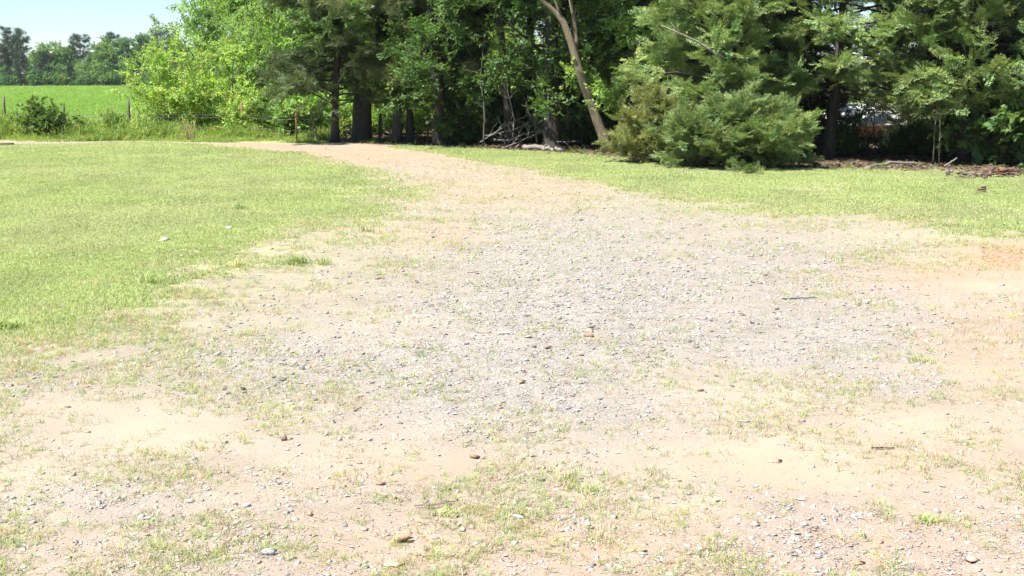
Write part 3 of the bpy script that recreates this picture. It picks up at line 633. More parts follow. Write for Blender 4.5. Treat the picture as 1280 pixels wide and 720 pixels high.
place_tree('ash_tree', loc_d(286, 46), 'tall loose crowned tree against the sky above the yellow shrubs', 'tree', tree_parts(t), ('bark_grey', 'bark_grey', 'leaf_bright'))
t = grow(221, 10, .12, .16, 2.6, 44, 18, .36, up=(-8, 40), sub=8, lowp=1.5)
place_tree('ash_tree', loc_d(345, 44), 'full green tree behind the dark cedar at the woods corner', 'tree', tree_parts(t), ('bark_grey', 'bark_grey', 'leaf'))
var_tree('ash_tree', VAR_D3, loc_d(420, 43), 'green tree glimpsed behind the cedar and the stout trunk', ('bark_dark', 'bark_dark', 'leaf'), rz=1.0)
var_tree('ash_tree', VAR_D4, loc_d(480, 46), 'green tree glimpsed between the stout trunk and the pine', ('bark_dark', 'bark_dark', 'leaf'), rz=2.5)

# ---- far tree line
fv = []
for k, (H, sp) in enumerate(((11, 4.2), (9.5, 4.4), (12, 4.0))):
    t = grow(300 + k, H, .2, .03, sp, 40, 3.4, .95, up=(0, 55), sub=8, tpls=TWB, prof=lambda t: math.sin(math.pi * (.22 + .72 * t)) ** .55)
    fv.append([a.mesh(n, M['bark_dark'] if n != 'crown' else M['leaf_far'], n != 'crown') for n, a in zip(('trunk', 'limbs', 'crown'), t)])
t = conifer(310, 7, .2, .03, 2.3, 60, 2.6, .9, up=(-5, 30), tpls=SPS); FC = [a.mesh(n, M['bark_dark'] if n != 'crown' else M['needle_far'], n != 'crown') for n, a in zip(('trunk', 'limbs', 'crown'), t)]
t = conifer(311, 13, .2, .50, 2.9, 30, 2.6, .95, up=(0, 35), tpls=TF, prof=lambda t: math.sin(math.pi * (.2 + .7 * t)) ** .6); FP = [a.mesh(n, M['bark_dark'] if n != 'crown' else M['needle_far'], n != 'crown') for n, a in zip(('trunk', 'limbs', 'crown'), t)]
def far(name, src, px, d, s, label, mats=('bark_dark', 'bark_dark', 'leaf_far'), group=None, rz=0):
    s = s * (.86 if name == 'broadleaf_tree' else 1.0); p = loc_d(px, d); p.z = float(field_h(np.array(p.x), np.array(min(d, 290.)))) ; return var_tree(name, src, p, label, mats, group, rz, s)
pm = ('bark_dark', 'bark_dark', 'needle_far')
far('pine_tree', FP, 15, 256, .80, 'far pine with a layered crown, shorter of the close pair', pm, rz=.5)
far('pine_tree', FP, 27, 258, .92, 'far pine standing highest above the open gap in the tree line', pm, rz=3)
far('pine_tree', FP, 101, 262, .83, 'far bluish pine rising among broadleaf trees with a bare lower trunk', pm, rz=1.5)
far('pine_tree', FP, 148, 268, .86, 'far dark topped pine behind the paler broadleaf crowns', pm, rz=4)
far('pine_tree', FP, 206, 270, .92, 'far pine showing just over the yellow green shrub', pm, rz=2)
far('cedar_tree', FC, 90, 250, .62, 'far small dark conical cedar on the field edge, narrowest', pm)
far('cedar_tree', FC, 58, 252, .95, 'far dark conical cedar beside the wide round crown', pm, rz=1)
far('cedar_tree', FC, 4, 252, 1.15, 'far dark cedar at the picture edge of the field', pm, rz=2)
far('cedar_tree', FC, 27, 251, 1.0, 'far dark cedar under the highest pine', pm, rz=3)
far('cedar_tree', FC, 182, 262, 1.5, 'far pointed pale green conifer near the yellow shrub', ('bark_dark', 'bark_dark', 'leaf_far'), rz=4)
for i, (px, d, s, v, mt) in enumerate([(62, 258, .92, 1, 'leaf'), (78, 262, .85, 0, 'leaf'), (44, 266, .75, 1, 'leaf_far'), (115, 258, .72, 1, 'leaf_far'), (128, 262, .95, 0, 'leaf'), (140, 256, .82, 1, 'leaf'), (158, 260, .90, 2, 'leaf_far'), (172, 264, .92, 0, 'leaf_far'),
                                       (195, 260, .95, 1, 'leaf_far'), (215, 258, .95, 2, 'leaf'), (235, 262, .9, 0, 'leaf_far'), (255, 258, .9, 1, 'leaf_far'), (-12, 258, .8, 0, 'leaf_far'), (-40, 256, .9, 1, 'leaf'), (-70, 258, .8, 2, 'leaf_far'), (280, 262, .9, 0, 'leaf_far'), (310, 260, .9, 1, 'leaf_far'), (345, 262, .9, 2, 'leaf_far'), (385, 262, .9, 0, 'leaf_far'),
                                       (10, 266, .7, 1, 'leaf_far'), (88, 268, .8, 2, 'leaf_far'), (106, 254, .5, 1, 'leaf_bright'), (122, 253, .5, 0, 'leaf_bright')]):
    far('broadleaf_tree', fv[v], px, d, s, 'round crowned broadleaf tree in the far row across the field', ('bark_dark', 'bark_dark', mt), 'broadleaf trees in the far row', rr.uniform(0, 6.28))

s3 = shrub(340, 4.2, 3.4, 14, 4.5, .8, TWB); FS = [s3[0].mesh('stems', M['bark_dark'], True), s3[1].mesh('foliage', M['leaf_far'])]
for i, px in enumerate((-30, -5, 14, 38, 50, 70, 84, 100, 112, 124, 136, 150, 164, 178, 192, 210, 230, 250, 275, 305, 340, 380)):
    p = loc_d(px + rr.normal(0, 3), 250 + rr.uniform(-3, 3)); p.z = float(field_h(np.array(p.x), np.array(p.y))) - .1
    var_tree('field_edge_bush', FS, p, 'dense bush at the foot of the far tree row', ('bark_dark', 'leaf_far' if i % 3 else 'leaf'), 'bushes at the foot of the far tree row', rr.uniform(0, 6.28), rr.uniform(.6, 1.1), 'bush')
# ------------------------------------------------------------------ sheds glimpsed through the woods
def boxm(m, x0, x1, y0, y1, z0, z1, c=(1, 1, 1)):
    V = [(x, y, z) for z in (z0, z1) for y in (y0, y1) for x in (x0, x1)]
    q = [(0, 2, 3, 1), (4, 5, 7, 6), (0, 1, 5, 4), (2, 6, 7, 3), (0, 4, 6, 2), (1, 3, 7, 5)]
    m.add(V, [t for a, b, c_, d in q for t in ((a, b, c_), (a, c_, d))], c)
M['white_wall'] = tint_mat('white_painted_boards', (.78, .77, .74), .6, 6, .1, .1)
M['ochre_wall'] = tint_mat('ochre_boards', (.52, .33, .10), .7, 6, .2, .1)
M['roof_metal'] = tint_mat('weathered_white_roof', (.70, .66, .62), .5, 3, .25, .1)
M['grey_wall'] = tint_mat('grey_boards', (.12, .115, .10), .8, 8, .3, .2)
p = loc_d(1094, 33); ob = empty('outbuilding', p, 'low white roofed ochre outbuilding mostly hidden behind tangled branches', 'outbuilding')
m = MB(); boxm(m, -1.5, 1.5, 0, 2.6, -.02, .16, (.3, .28, .25)); m.build('plinth', M['grey_wall'], ob)
m = MB(); boxm(m, -1.48, 1.48, .02, 2.58, .16, .50); m.build('wall', M['ochre_wall'], ob)
m = MB(); V = [(-1.6, -.15, .50), (1.6, -.15, .50), (1.6, 1.3, 1.0), (-1.6, 1.3, 1.0), (1.6, 2.75, .50), (-1.6, 2.75, .50)]; V = V + [(a, b, c - .05) for a, b, c in V]
RQ = [(0, 1, 2, 3), (3, 2, 4, 5), (7, 6, 9, 8), (8, 9, 11, 10), (0, 6, 7, 1), (1, 7, 8, 2), (2, 8, 10, 4), (4, 10, 11, 5), (5, 11, 9, 3), (3, 9, 6, 0)]
m.add(V, [t for a, b, c_, d in RQ for t in ((a, b, c_), (a, c_, d))]); m.build('roof', M['white_wall'], ob)
r = np.random.default_rng(91); m = MB()
for i in range(30):
    P = walk(r, (r.normal(0, .75), r.normal(0, .3), -.05), (r.normal(0, .5), r.normal(0, .3), 1), r.uniform(.8, 1.7), 6, .22, -.05); V, T = tube(P, np.linspace(.014, .004, 7), 4); m.add(V, T)
    for j in range(4):
        q = walk(r, P[r.integers(2, 6)], r.standard_normal(3) + [0, 0, .3], r.uniform(.3, .8), 5, .25, 0); V, T = tube(q, np.linspace(.007, .002, 6), 3); m.add(V, T)
ob = empty('bare_thicket', loc_d(1100, 30.2), 'tangle of bare dark stems screening the white roofed outbuilding', 'shrub'); m.build('stems', M['bark_dark'], ob, True)
for px, d, k in ((1046, 28.2, .36), (1072, 28.6, .20), (1112, 28.0, .20), (1140, 28.8, .36)):  # low shrubs added so the sunlit floor of the hollow reads dark
    var_tree('woodland_shrub', VS1, loc_d(px, d), 'small dark shrub added to darken the hollow floor before the outbuilding', ('bark_grey', 'leaf_dark'), 'small shrubs added to darken the hollow floor', px, k, 'shrub')
p = loc_d(728, 43); ob = empty('shed', p, 'small shed with a rust streaked white roof deep in the woods', 'shed', rz=.25)
m = MB(); boxm(m, -1.1, 1.1, 0, 2.2, 0, 1.52); m.build('wall', M['grey_wall'], ob)
m = MB(); V = [(-1.3, -.3, 1.5), (1.3, -.3, 1.5), (1.3, 1.1, 2.05), (-1.3, 1.1, 2.05), (1.3, 2.5, 1.5), (-1.3, 2.5, 1.5)]; V = V + [(a, b, c - .05) for a, b, c in V]
q = [(0, 1, 2, 3), (3, 2, 4, 5), (7, 6, 9, 8), (8, 9, 11, 10), (0, 6, 7, 1), (1, 7, 8, 2), (2, 8, 10, 4), (4, 10, 11, 5), (5, 11, 9, 3), (3, 9, 6, 0)]
m.add(V, [t for a, b, c_, d in q for t in ((a, b, c_), (a, c_, d))]); m.build('roof', M['roof_metal'], ob)

# ------------------------------------------------------------------ fence
f0 = loc_d(120, 36.5); fence = empty('wire_fence', f0, 'old wire fence on uneven posts along the weeds and woods edge', 'fence')
def fpost(px, d, h, rad, mat, label=None, lean=(0, 0), steel=False):
    p = np.array(loc_d(px, d)) - np.array(f0); m = MB()
    if steel:
        boxm(m, p[0] - rad, p[0] + rad, p[1] - .006, p[1] + .006, p[2] - .1, p[2] + h); boxm(m, p[0] - .006, p[0] + .006, p[1] + .009, p[1] + .045, p[2] - .1, p[2] + h - .003)
    else:
        K = 6; P = np.stack([p + np.array([lean[0] * k / 5, lean[1] * k / 5, -.1 + (h + .1) * k / 5]) for k in range(K)]); V, T = tube(P, np.full(K, rad), 8, .06, rng); m.add(V, T)
    o = m.build('post', M[mat], fence, False)
    if label: o['label'] = label
    return p + np.array([lean[0], lean[1], 0])
tops = [fpost(-60, 36.8, 1.2, .034, 'post_wood'), fpost(8, 36.5, 1.17, .032, 'post_wood', 'grey weathered wooden post at the picture edge'), fpost(82, 36.4, .98, .034, 'post_wood', 'post wrapped in vine leaves'),
        fpost(163, 36.3, 1.12, .034, 'post_wood', 'tall bare wooden post by the yellow shrub'), fpost(303, 35.6, 1.02, .022, 'rust', 'thin dark steel post in the shrubs', steel=True), fpost(371, 33.6, 1.02, .02, 'rust', 'rusty steel post in front of the bright bush', steel=True),
        fpost(395, 33.8, .38, .03, 'post_wood', 'short broken post stub'), fpost(474, 34.4, .72, .045, 'post_wood', 'dark leaning post past the stout trunk', (.05, 0)), fpost(535, 33.8, .85, .022, 'rust', steel=True), fpost(541, 32.4, .95, .02, 'rust', steel=True),
        fpost(598, 33.2, .95, .045, 'post_wood'), fpost(648, 32.9, .9, .04, 'post_wood')]
for zz in (.32, .62, .90):
    m = MB()
    ok = [q for k, q in enumerate(tops) if k not in (6, 9)]
    for a, b in zip(ok[:-1], ok[1:]):
        tt = np.linspace(0, 1, 7)[:, None]; P = a * (1 - tt) + b * tt; P[:, 2] += zz * (.78 if zz > .7 else 1) - .05 * (1 - (2 * tt[:, 0] - 1) ** 2); V, T = tube(P, np.full(7, .004), 4, cap=False); m.add(V, T)
    m.build('wire', M['wire'], fence, True)

# ------------------------------------------------------------------ grass, weeds, gravel (uncountable)
def scatter(n, d0, d1, r, pw=1.0, ymax=.56):
    u = r.random(n); y = (d0 ** (1 - pw) + u * (d1 ** (1 - pw) - d0 ** (1 - pw))) ** (1 / (1 - pw)) if abs(pw - 1) > 1e-6 else d0 * (d1 / d0) ** u
    x = r.uniform(-1, 1, n) * (ymax * y + 1.3); return x, y
UPN = np.array([0., 0, 1])
def upright(n, r, k=.12): d = r.standard_normal((n, 3)) * k; d[:, 2] += 1; return d
def rnd_h(n, r): a = r.uniform(0, 6.28, n); return np.stack([np.cos(a), np.sin(a), np.zeros(n)], -1)
r = np.random.default_rng(1)
BL = [blades(s, 7, 1.0, .15, .55, .60, .07) for s in range(5)]
x, y = scatter(1500000, 7.5, 34.5, r, .55); mkx = masks(x, y)
keep = r.random(len(x)) < mkx['grass'] ** 1.2; x, y = x[keep], y[keep]; n1 = mkx['n1'][keep]; n2 = mkx['n2'][keep]; sl_ = mkx['sl'][keep]; sv_ = mkx['sv'][keep]
n = len(x); dens = 450000
if n > dens: q = r.permutation(n)[:dens]; x, y, n1, n2, sl_, sv_ = x[q], y[q], n1[q], n2[q], sl_[q], sv_[q]; n = dens
sz = (.0185 + .0006 * y) * r.uniform(.7, 1.3, n) * (.7 + .6 * n2); tall = sstep(.55, .75, fbm(x * .7, y * .7, 90, 3)); sz *= 1 + .3 * tall
ti = tints(r, n, .92, 1.08, .05); dry = sstep(.42, .66, fbm(x * .45, y * .7, 60, 4))[:, None]; ti *= (1 - dry) * np.array([.94, 1.0, .92]) + dry * np.array([1.02, 1.02, 1.06])
ti *= (.93 + .14 * sstep(.3, .7, fbm(x * 1.7, y * 1.1, 61, 3)))[:, None]
mb = inst_many(BL, r, np.stack([x, y, hgt(x, y) - .003], -1), upright(n, r, .18), rnd_h(n, r), sz, ti)
ii = tag(mb.build('lawn_grass', M['grass']), 'short sunlit yellow green mown grass on the lawn and the verge', 'grass', kind='stuff')
# sparse tufts in the dirt
r = np.random.default_rng(2)
BT = [blades(60 + s, 8, 1.0, .075, .5, .9) for s in range(6)]
x, y = scatter(620000, 3.4, 26, r, 1.15); mkx = masks(x, y)
patch = sstep(.44, .66, fbm(x * 1.9, y * 1.9, 70, 4)) * .8 + sstep(.52, .7, fbm(x * 7, y * 7, 71, 3)) * .5
fg = sstep(9.5, 5.5, y) * .30
pr_ = (mkx['halo'] * 1.35 + .05 + fg * 1.2 + .35 * np.exp(-(((mkx['px'] - 1080) / 170) ** 2 + ((mkx['py'] - 370) / 60) ** 2))) * patch * (1 - .88 * mkx['sand']) * (1 - .55 * mkx['grav']) * (1 - mkx['grass']) * (1 - mkx['woods'])
pr_ = pr_ * (1 - .85 * blobs(mkx['px'], mkx['py'], [(500, 205, 120, 16, 1), (640, 235, 150, 24, 1), (760, 265, 120, 20, .8)]))
pr_ = np.maximum(pr_, .5 * np.exp(-(((mkx['px'] - 660) / 90) ** 2 + ((mkx['py'] - 420) / 14) ** 2)) * patch)
keep = r.random(len(x)) < pr_ * .62; x, y = x[keep], y[keep]; n = len(x)
sz = (.017 + .0010 * y) * r.uniform(.6, 1.6, n)
ti = tints(r, n, .85, 1.2, .16); dr = (r.random(n) < .5)[:, None]; ti = np.where(dr, ti * np.array([.98, .80, 1.15]), ti * np.array([.74, .90, .60]))
mb = inst_many(BT, r, np.stack([x, y, hgt(x, y) - .002], -1), upright(n, r, .3), rnd_h(n, r), sz, ti)
tag(mb.build('sparse_grass', M['grass']), 'thin tufts of grass growing through the dirt and gravel drive', 'grass', kind='stuff')
print('sparse', n)
# dry straw lying flat
x, y = scatter(90000, 3.4, 18, r, 1.2); mkx = masks(x, y); keep = r.random(len(x)) < (.15 + .8 * patch.mean() + .4 * mkx['halo']) * (1 - .8 * mkx['sand']) * (1 - mkx['woods']) * (1 - .6 * mkx['grav']) * sstep(.4, .65, fbm(x * 2, y * 2, 88, 3)); x, y = x[keep], y[keep]; n = len(x)
sv4 = (np.array([[-.03, 0, 0], [.03, 0, 0], [.025, .5, .05], [-.025, .5, .05], [0, 1, 0]]), np.array([(0, 1, 2), (0, 2, 3), (3, 2, 4)]), np.ones((5, 3)))
dd = rnd_h(n, r); dd[:, 2] = r.normal(.12, .12, n)
mb = inst_many([sv4], r, np.stack([x, y, hgt(x, y) + .003], -1), dd, frame_up(r, n, .3), r.uniform(.015, .05, n), tints(r, n, .6, 1.25, .1))
tag(mb.build('straw_litter', M['straw']), 'bits of dry straw lying on the bare dirt', 'straw', kind='stuff')
# gravel
r = np.random.default_rng(4)
def stone_cols(r, n, k):
    pal = np.array([[.35, .34, .325], [.42, .41, .39], [.28, .275, .27], [.39, .345, .285], [.36, .285, .225], [.20, .195, .195], [.50, .48, .44]]); w = np.array(k, float); w /= w.sum()
    return pal[r.choice(len(pal), n, p=w)] * r.uniform(.74, 1.08, (n, 1)) * np.array([1.02, .99, .985])
x, y = scatter(1150000, 3.3, 33, r, 1.30); mkx = masks(x, y)
keep = r.random(len(x)) < np.clip(mkx['grav'] * 1.0 + .10 + .25 * sstep(6.5, 4.5, y) * sstep(.4, .6, mkx['n2']), 0, 1) * (1 - .9 * mkx['sand']) * (1 - mkx['grass']) * (1 - mkx['woods']); x, y = x[keep], y[keep]; n = len(x); print('gravel', n)
if n > 380000: q = r.permutation(n)[:380000]; x, y = x[q], y[q]; n = len(x)
s0 = .0026 * (1 - r.random(n)) ** (-.43); s0 = np.minimum(s0, .0215) * np.clip(y / 7.0, .9, 1.45)
S = s0[:, None] * np.stack([r.uniform(.8, 1.25, n), r.uniform(.75, 1.15, n), r.uniform(.55, 1.1, n)], -1)
near = (y < 5.8)[:, None]
cl = np.where(near, stone_cols(r, n, (3, 3, 1, 4, 2, .5, 2)), stone_cols(r, n, (5, 4, 3, 2, .9, 1.5, 1.8)))
mb = inst_many(ST, r, np.stack([x, y, hgt(x, y) + s0 * .08], -1), rnd_h(n, r), frame_up(r, n, .28), S, cl)
tag(mb.build('gravel', M['stone']), 'loose pale grey and tan gravel spread over the driveway', 'gravel', kind='stuff')
# weeds along the fence
r = np.random.default_rng(5)
n = 16000; px = r.uniform(-330, 425, n); d = 33.1 + 4.6 * r.random(n) ** 1.1; x = (px - 640) / FPX * d; keep = sdf(STRIP, x, d) > -.15 + .3 * r.random(n); x, d, px = x[keep], d[keep], px[keep]; n = len(x)
hh = (.10 + .30 * sstep(33.2, 36.5, d)) * (.22 + 1.35 * sstep(.3, .8, fbm(x * .9, d * .9, 95, 3))) * r.uniform(.6, 1.3, n)
hh *= np.where((px > 165) & (px < 420), .8, 1)
TWW = [leaf_twig(70 + s, 26, .15, .075, .6) for s in range(5)]
mb = inst_many(TWW, r, np.stack([x, d, hgt(x, d) - .02], -1), upright(n, r, .22), rnd_h(n, r), np.stack([hh * .6 + .05, hh, hh * .6 + .05], -1), tints(r, n, .7, 1.3, .15) * (.8 + .45 * fbm(x * 1.2, d, 97, 2))[:, None])
BW = [blades(80 + s, 14, 1.0, .05, .14, .5) for s in range(4)]
q = r.random(n) < .5; mw = inst_many(BW, r, np.stack([x, d, hgt(x, d) - .02], -1)[q], upright(q.sum(), r, .1), rnd_h(q.sum(), r), hh[q] * 1.05, tints(r, q.sum(), .8, 1.35, .18) * np.array([1.15, 1.05, 1.1]))
mb.add(np.concatenate(mw.V), np.concatenate(mw.T) if len(mw.T) == 1 else np.concatenate(mw.T), np.concatenate(mw.C))
tag(mb.build('roadside_weeds', M['weed']), 'tangled knee high green weeds along the fence', 'weeds', kind='stuff')
# field crop blades close to the fence and along the skyline of the field
r = np.random.default_rng(6)
y = 40 + 215 * r.random(60000) ** 1.6; x = (r.uniform(-330, 430, 60000) - 640) / FPX * y
mb = inst_many(BW, r, np.stack([x, y, field_h(x, y)], -1), upright(60000, r, .15), rnd_h(60000, r), np.stack([.3 + .004 * y, .16 + .0006 * y, .3 + .004 * y], -1), tints(r, 60000, .8, 1.2, .1) * np.array([.66, .82, .55]))
tag(mb.build('field_grass', M['weed']), 'even bright green young crop covering the field beyond the fence', 'crop', kind='stuff')
# leaf litter on the woodland floor and its edge
r = np.random.default_rng(8)
x, y = scatter(32000, 21, 40, r, .6); wv = sdf(WOODS, x, y); keep = (wv > -.5) & (r.random(len(x)) < np.where(wv > 0, 1, .35)); x, y = x[keep], y[keep]; n = len(x)
lf1 = (np.array([[0, 0, 0], [.35, .5, .12], [0, 1, 0], [-.35, .5, .15]]), np.array([(0, 1, 2), (0, 2, 3)]), np.ones((4, 3)))
mb = inst_many([lf1], r, np.stack([x, y, hgt(x, y) + .012], -1), rnd_h(n, r), frame_up(r, n, .5), r.uniform(.05, .12, n), tints(r, n, .5, 1.6, .12))
tag(mb.build('leaf_litter', M['litter']), 'brown dead leaves scattered on the shaded woodland floor', 'leaf litter', kind='stuff')
# low green ground cover at the woods edge
x, y = scatter(11000, 21, 34, r, .6); wv = sdf(WOODS, x, y); keep = (wv > -.25) & (wv < .9) & (r.random(len(x)) < .75 * sstep(.42, .6, fbm(x * 1.1, y * 1.1, 66, 3))); x, y = x[keep], y[keep]; n = len(x)
mb = inst_many(TWW + BW, r, np.stack([x, y, hgt(x, y) - .01], -1), upright(n, r, .4), rnd_h(n, r), r.uniform(.06, .2, n), tints(r, n, .6, 1.1, .12))
tag(mb.build('edge_weeds', M['weed']), 'low patchy weeds along the shaded edge of the woods', 'weeds', kind='stuff')

# ------------------------------------------------------------------ single stones
def stone(px, py, wpx, aspect, hfrac, col, label, seed, group=None, rz=None, tilt=(0, 0), npts=9, flat=.6):
    p = base_at(px, py); d = p.y; w = wpx / FPX * math.hypot(d, CAMZ) * .5
    V, T, C = stone_tpl(1000 + seed, npts, flat); V = V / np.abs(V).max(0)
    V = V * np.array([w, w * aspect, w * hfrac]); V[:, 2] += w * hfrac * .55
    rs = np.random.default_rng(seed); c = np.array(col) * rs.uniform(.85, 1.15, (len(V), 1))
    o = link('stone', make_mesh('stone', V, T, M['stone'], c)); o.location = p; o.rotation_euler = (tilt[0], tilt[1], rs.uniform(-.5, .5) if rz is None else rz)
    return tag(o, label, 'stone', group)
BR = (.30, .22, .165); DK = (.15, .14, .135); GY = (.40, .39, .38); TN = (.50, .39, .27); OR = (.40, .265, .18); PL = (.60, .55, .46)
for a in [(352, 551, 13, .7, 1.0, BR, 'reddish brown pointed stone standing alone in pale sand', 1), (505, 677, 22, .8, .75, (.40, .27, .17), 'large angular orange brown broken rock near the bottom edge', 2),
          (594, 572, 16, .6, .45, (.24, .18, .12), 'rounded dark brown stone where sand meets grey gravel', 3), (491, 707, 32, .7, .16, TN, 'flat tan slab lying below the angular orange brown rock', 4),
          (651, 480, 16, .7, .5, OR, 'orange brown lump of stone in the middle of the grey gravel', 5), (604, 422, 26, .3, .25, (.30, .24, .19), 'long brown flat stone with a dark end on the grassy mound', 6),
          (632, 425, 24, .4, .2, PL, 'long pale flat stone on the grassy mound', 7), (738, 426, 17, .5, .45, (.24, .18, .14), 'thick dark brown slab at the end of the grassy mound, nearest', 8),
          (736, 417, 18, .5, .35, (.38, .27, .2), 'reddish brown slab in the middle of the stacked three on the mound', 9), (740, 410, 14, .5, .4, DK, 'dark slab farthest back of the three on the mound', 10),
          (661, 431, 13, .6, .3, TN, 'small tan flat stone below the long pale one on the mound', 11), (685, 441, 11, .7, .6, (.22, .15, .12), 'dark reddish chip of stone just below the grassy mound', 12),
          (377, 462, 9, .8, .8, DK, 'dark square stone standing proud of the grey gravel', 13), (353, 476, 13, .6, .5, DK, 'dark flat pair like stone in the gravel near the sand', 14), (304, 488, 9, .7, .8, DK, 'dark upright chunk in the gravel beside the sand track', 15),
          (280, 488, 7, .7, .8, DK, 'small dark rounded chunk at the gravel edge', 16), (271, 443, 14, .5, .6, (.30, .29, .29), 'grey split stone near the sparse lawn edge', 17), (230, 462, 9, .6, .4, DK, 'dark oval stone alone beyond the gravel', 18),
          (875, 490, 12, .5, .4, BR, 'brown flat stone at the edge of the pale sand patch', 19), (968, 579, 27, .6, .2, (.50, .33, .24), 'broad pinkish slab half sunk in pale sand', 20), (995, 553, 7, .7, .5, (.36, .14, .09), 'small rust red chip in the pale sand', 21),
          (930, 528, 20, .6, .18, GY, 'flat grey slate piece by dry grass tufts', 22), (207, 301, 14, .8, .5, (.42, .46, .36), 'pale grey green stone resting in the lawn', 23), (285, 286, 10, .8, .5, (.70, .69, .66), 'whitish stone in the lawn toward the drive', 24),
          (896, 470, 7, .8, .7, DK, 'small black chunk between gravel and pale sand', 25), (941, 403, 8, .7, .8, DK, 'dark chunk in grey gravel by the middle of the drive', 26), (676, 602, 12, .5, .5, (.19, .15, .13), 'dark shard beside white flakes in the lower sand', 27),
          (663, 656, 10, .7, .5, (.25, .19, .16), 'brown chip next to a flat whitish stone', 28), (648, 648, 25, .6, .2, (.62, .60, .57), 'flat whitish stone near the bottom edge', 29), (475, 606, 15, .6, .45, BR, 'reddish brown lump among tan stones and thin grass', 30),
          (494, 622, 8, .8, .9, (.34, .28, .22), 'small upright brown shard among tan stones', 31), (455, 663, 15, .5, .4, (.38, .30, .24), 'brown grey flat flake left of the angular orange rock', 32), (336, 690, 22, .6, .5, (.30, .30, .32), 'blue grey broken slate near the bottom edge', 33),
          (389, 645, 12, .8, .6, (.36, .25, .18), 'brown rounded stone at the stony bottom edge', 34), (185, 649, 17, .6, .3, GY, 'grey flat stone on bare dirt near the bottom edge', 35), (108, 540, 15, .4, .25, (.45, .28, .2), 'thin reddish flat stone in the sand', 36),
          (85, 510, 10, .6, .4, (.22, .2, .2), 'dark flat stone among thin grass at the sandy edge', 37), (1215, 704, 24, .6, .4, (.45, .35, .25), 'brown layered stone in the bottom corner', 38), (1074, 708, 18, .7, .4, OR, 'orange stone at the stony bottom edge', 39),
          (1100, 682, 14, .6, .4, (.45, .28, .2), 'reddish flat stone above the orange one', 40), (1018, 662, 10, .6, .5, (.17, .15, .14), 'dark chip by whitish flakes in the lower dirt', 41), (1000, 626, 12, .6, .3, (.66, .65, .63), 'small white flake on the sandy dirt', 42)]:
    stone(*a)
rs = np.random.default_rng(55); px_ = np.concatenate([rs.normal(760, 110, 40), rs.normal(600, 180, 45), rs.normal(370, 80, 30), rs.normal(980, 120, 30)]); py_ = np.concatenate([rs.normal(290, 35, 40), rs.normal(430, 45, 45), rs.normal(465, 22, 30), rs.normal(400, 45, 30)])
for k, (a, b) in enumerate(zip(px_, py_)):
    if b < 225 or b > 560: continue
    stone(a, b, rs.uniform(2.5, 6.0) * (1 + (b - 250) / 500), rs.uniform(.4, .9), rs.uniform(.3, .7), np.array((.17, .16, .155) if k % 3 else (.24, .215, .19)) * rs.uniform(.8, 1.2), 'small dark stone lying loose in the grey gravel', 2000 + k, 'small dark stones loose in the gravel')

# ------------------------------------------------------------------ grass clumps standing alone
def clump(px, py, h, nb, sp, w, lean, label, seed, col=(.8, .95, .7)):
    r = np.random.default_rng(seed); t = blades(seed, nb, h, w, sp, lean); p = base_at(px, py); V = t[0][:, [0, 2, 1]] * np.array([1, -1, 1])
    o = link('grass_clump', make_mesh('grass_clump', V, t[1], M['grass'], t[2] * np.array(col))); o.location = p; return tag(o, label, 'grass clump')
clump(187, 357, .13, 60, .05, .006, .9, 'grass clump with two long bent stalks at the bare lawn edge', 501)
clump(372, 330, .10, 150, .05, .007, .9, 'wide bright green grass clump on bare dirt', 502); clump(296, 335, .09, 40, .04, .006, .9, 'thin spiky grass clump near the wide bright clump', 503, (1.1, 1, .9))
clump(406, 331, .09, 40, .04, .006, .8, 'small grass clump past the wide bright clump', 504); clump(459, 290, .10, 40, .045, .007, .6, 'pale grass clump alone beside the drive', 505, (1, 1, .9)); clump(742, 614, .035, 45, .024, .004, .9, 'fresh green clump on the lower sand', 506, (1, 1.08, .9))
clump(5, 412, .10, 110, .05, .007, .9, 'grass clump cut by the picture edge', 507); clump(300, 262, .10, 50, .03, .007, .9, 'slightly taller tuft in the lawn', 508, (.75, .95, .8)); clump(710, 600, .04, 50, .026, .004, .9, 'green clump beside the dark shard', 509, (1, 1.05, .9))
clump(1160, 655, .03, 50, .025, .005, .9, 'leafy green weed patch near the bottom corner', 510, (.9, 1.05, .8)); clump(1150, 452, .04, 60, .035, .005, .9, 'bright green patch at the gravel edge', 511, (1, 1.1, .9)); clump(560, 645, .035, 55, .026, .004, .9, 'thick green tuft near the angular orange rock', 512, (1, 1.05, .9))

# ------------------------------------------------------------------ deadwood and debris
def branch(name, pts, r0, r1, label, mat='deadwood', twigs=5, seed=0, cat='branch', group=None, tw=.45):
    r = np.random.default_rng(seed); P = np.array(pts, float); o0 = P[0].copy(); o0[2] = 0; P = P - o0; u = np.linspace(0, len(P) - 1, 12); k = np.minimum(u.astype(int), len(P) - 2); f = (u - k)[:, None]
    Q = P[k] * (1 - f) + P[k + 1] * f + r.normal(0, r0 * .35, (12, 3)); m = MB(); V, T = tube(Q, np.linspace(r0, r1, 12), 7, .06, r); m.add(V, T)
    L = np.linalg.norm(P[-1] - P[0])
    for i in range(twigs):
        j = r.integers(2, 11); d = unit(unit(Q[j] - Q[j - 1]) + r.standard_normal(3) * [.8, .5, .7]); w = walk(r, Q[j], d, L * tw * r.uniform(.3, .8), 5, .22, 0); w[:, 2] = np.maximum(w[:, 2], .01); V, T = tube(w, np.linspace(r0 * .5, .003, 6), 5); m.add(V, T)
    o = m.build(name, M[mat], None, True); o.location = o0; return tag(o, label, cat, group)
def seg(d, *pp): return [at(a, b, d) for a, b in pp]
branch('fallen_branch', seg(30.6, (617, 175), (635, 176), (655, 168), (684, 161)), .030, .012, 'long pale dead branch arching over the brush pile', seed=1, twigs=6)
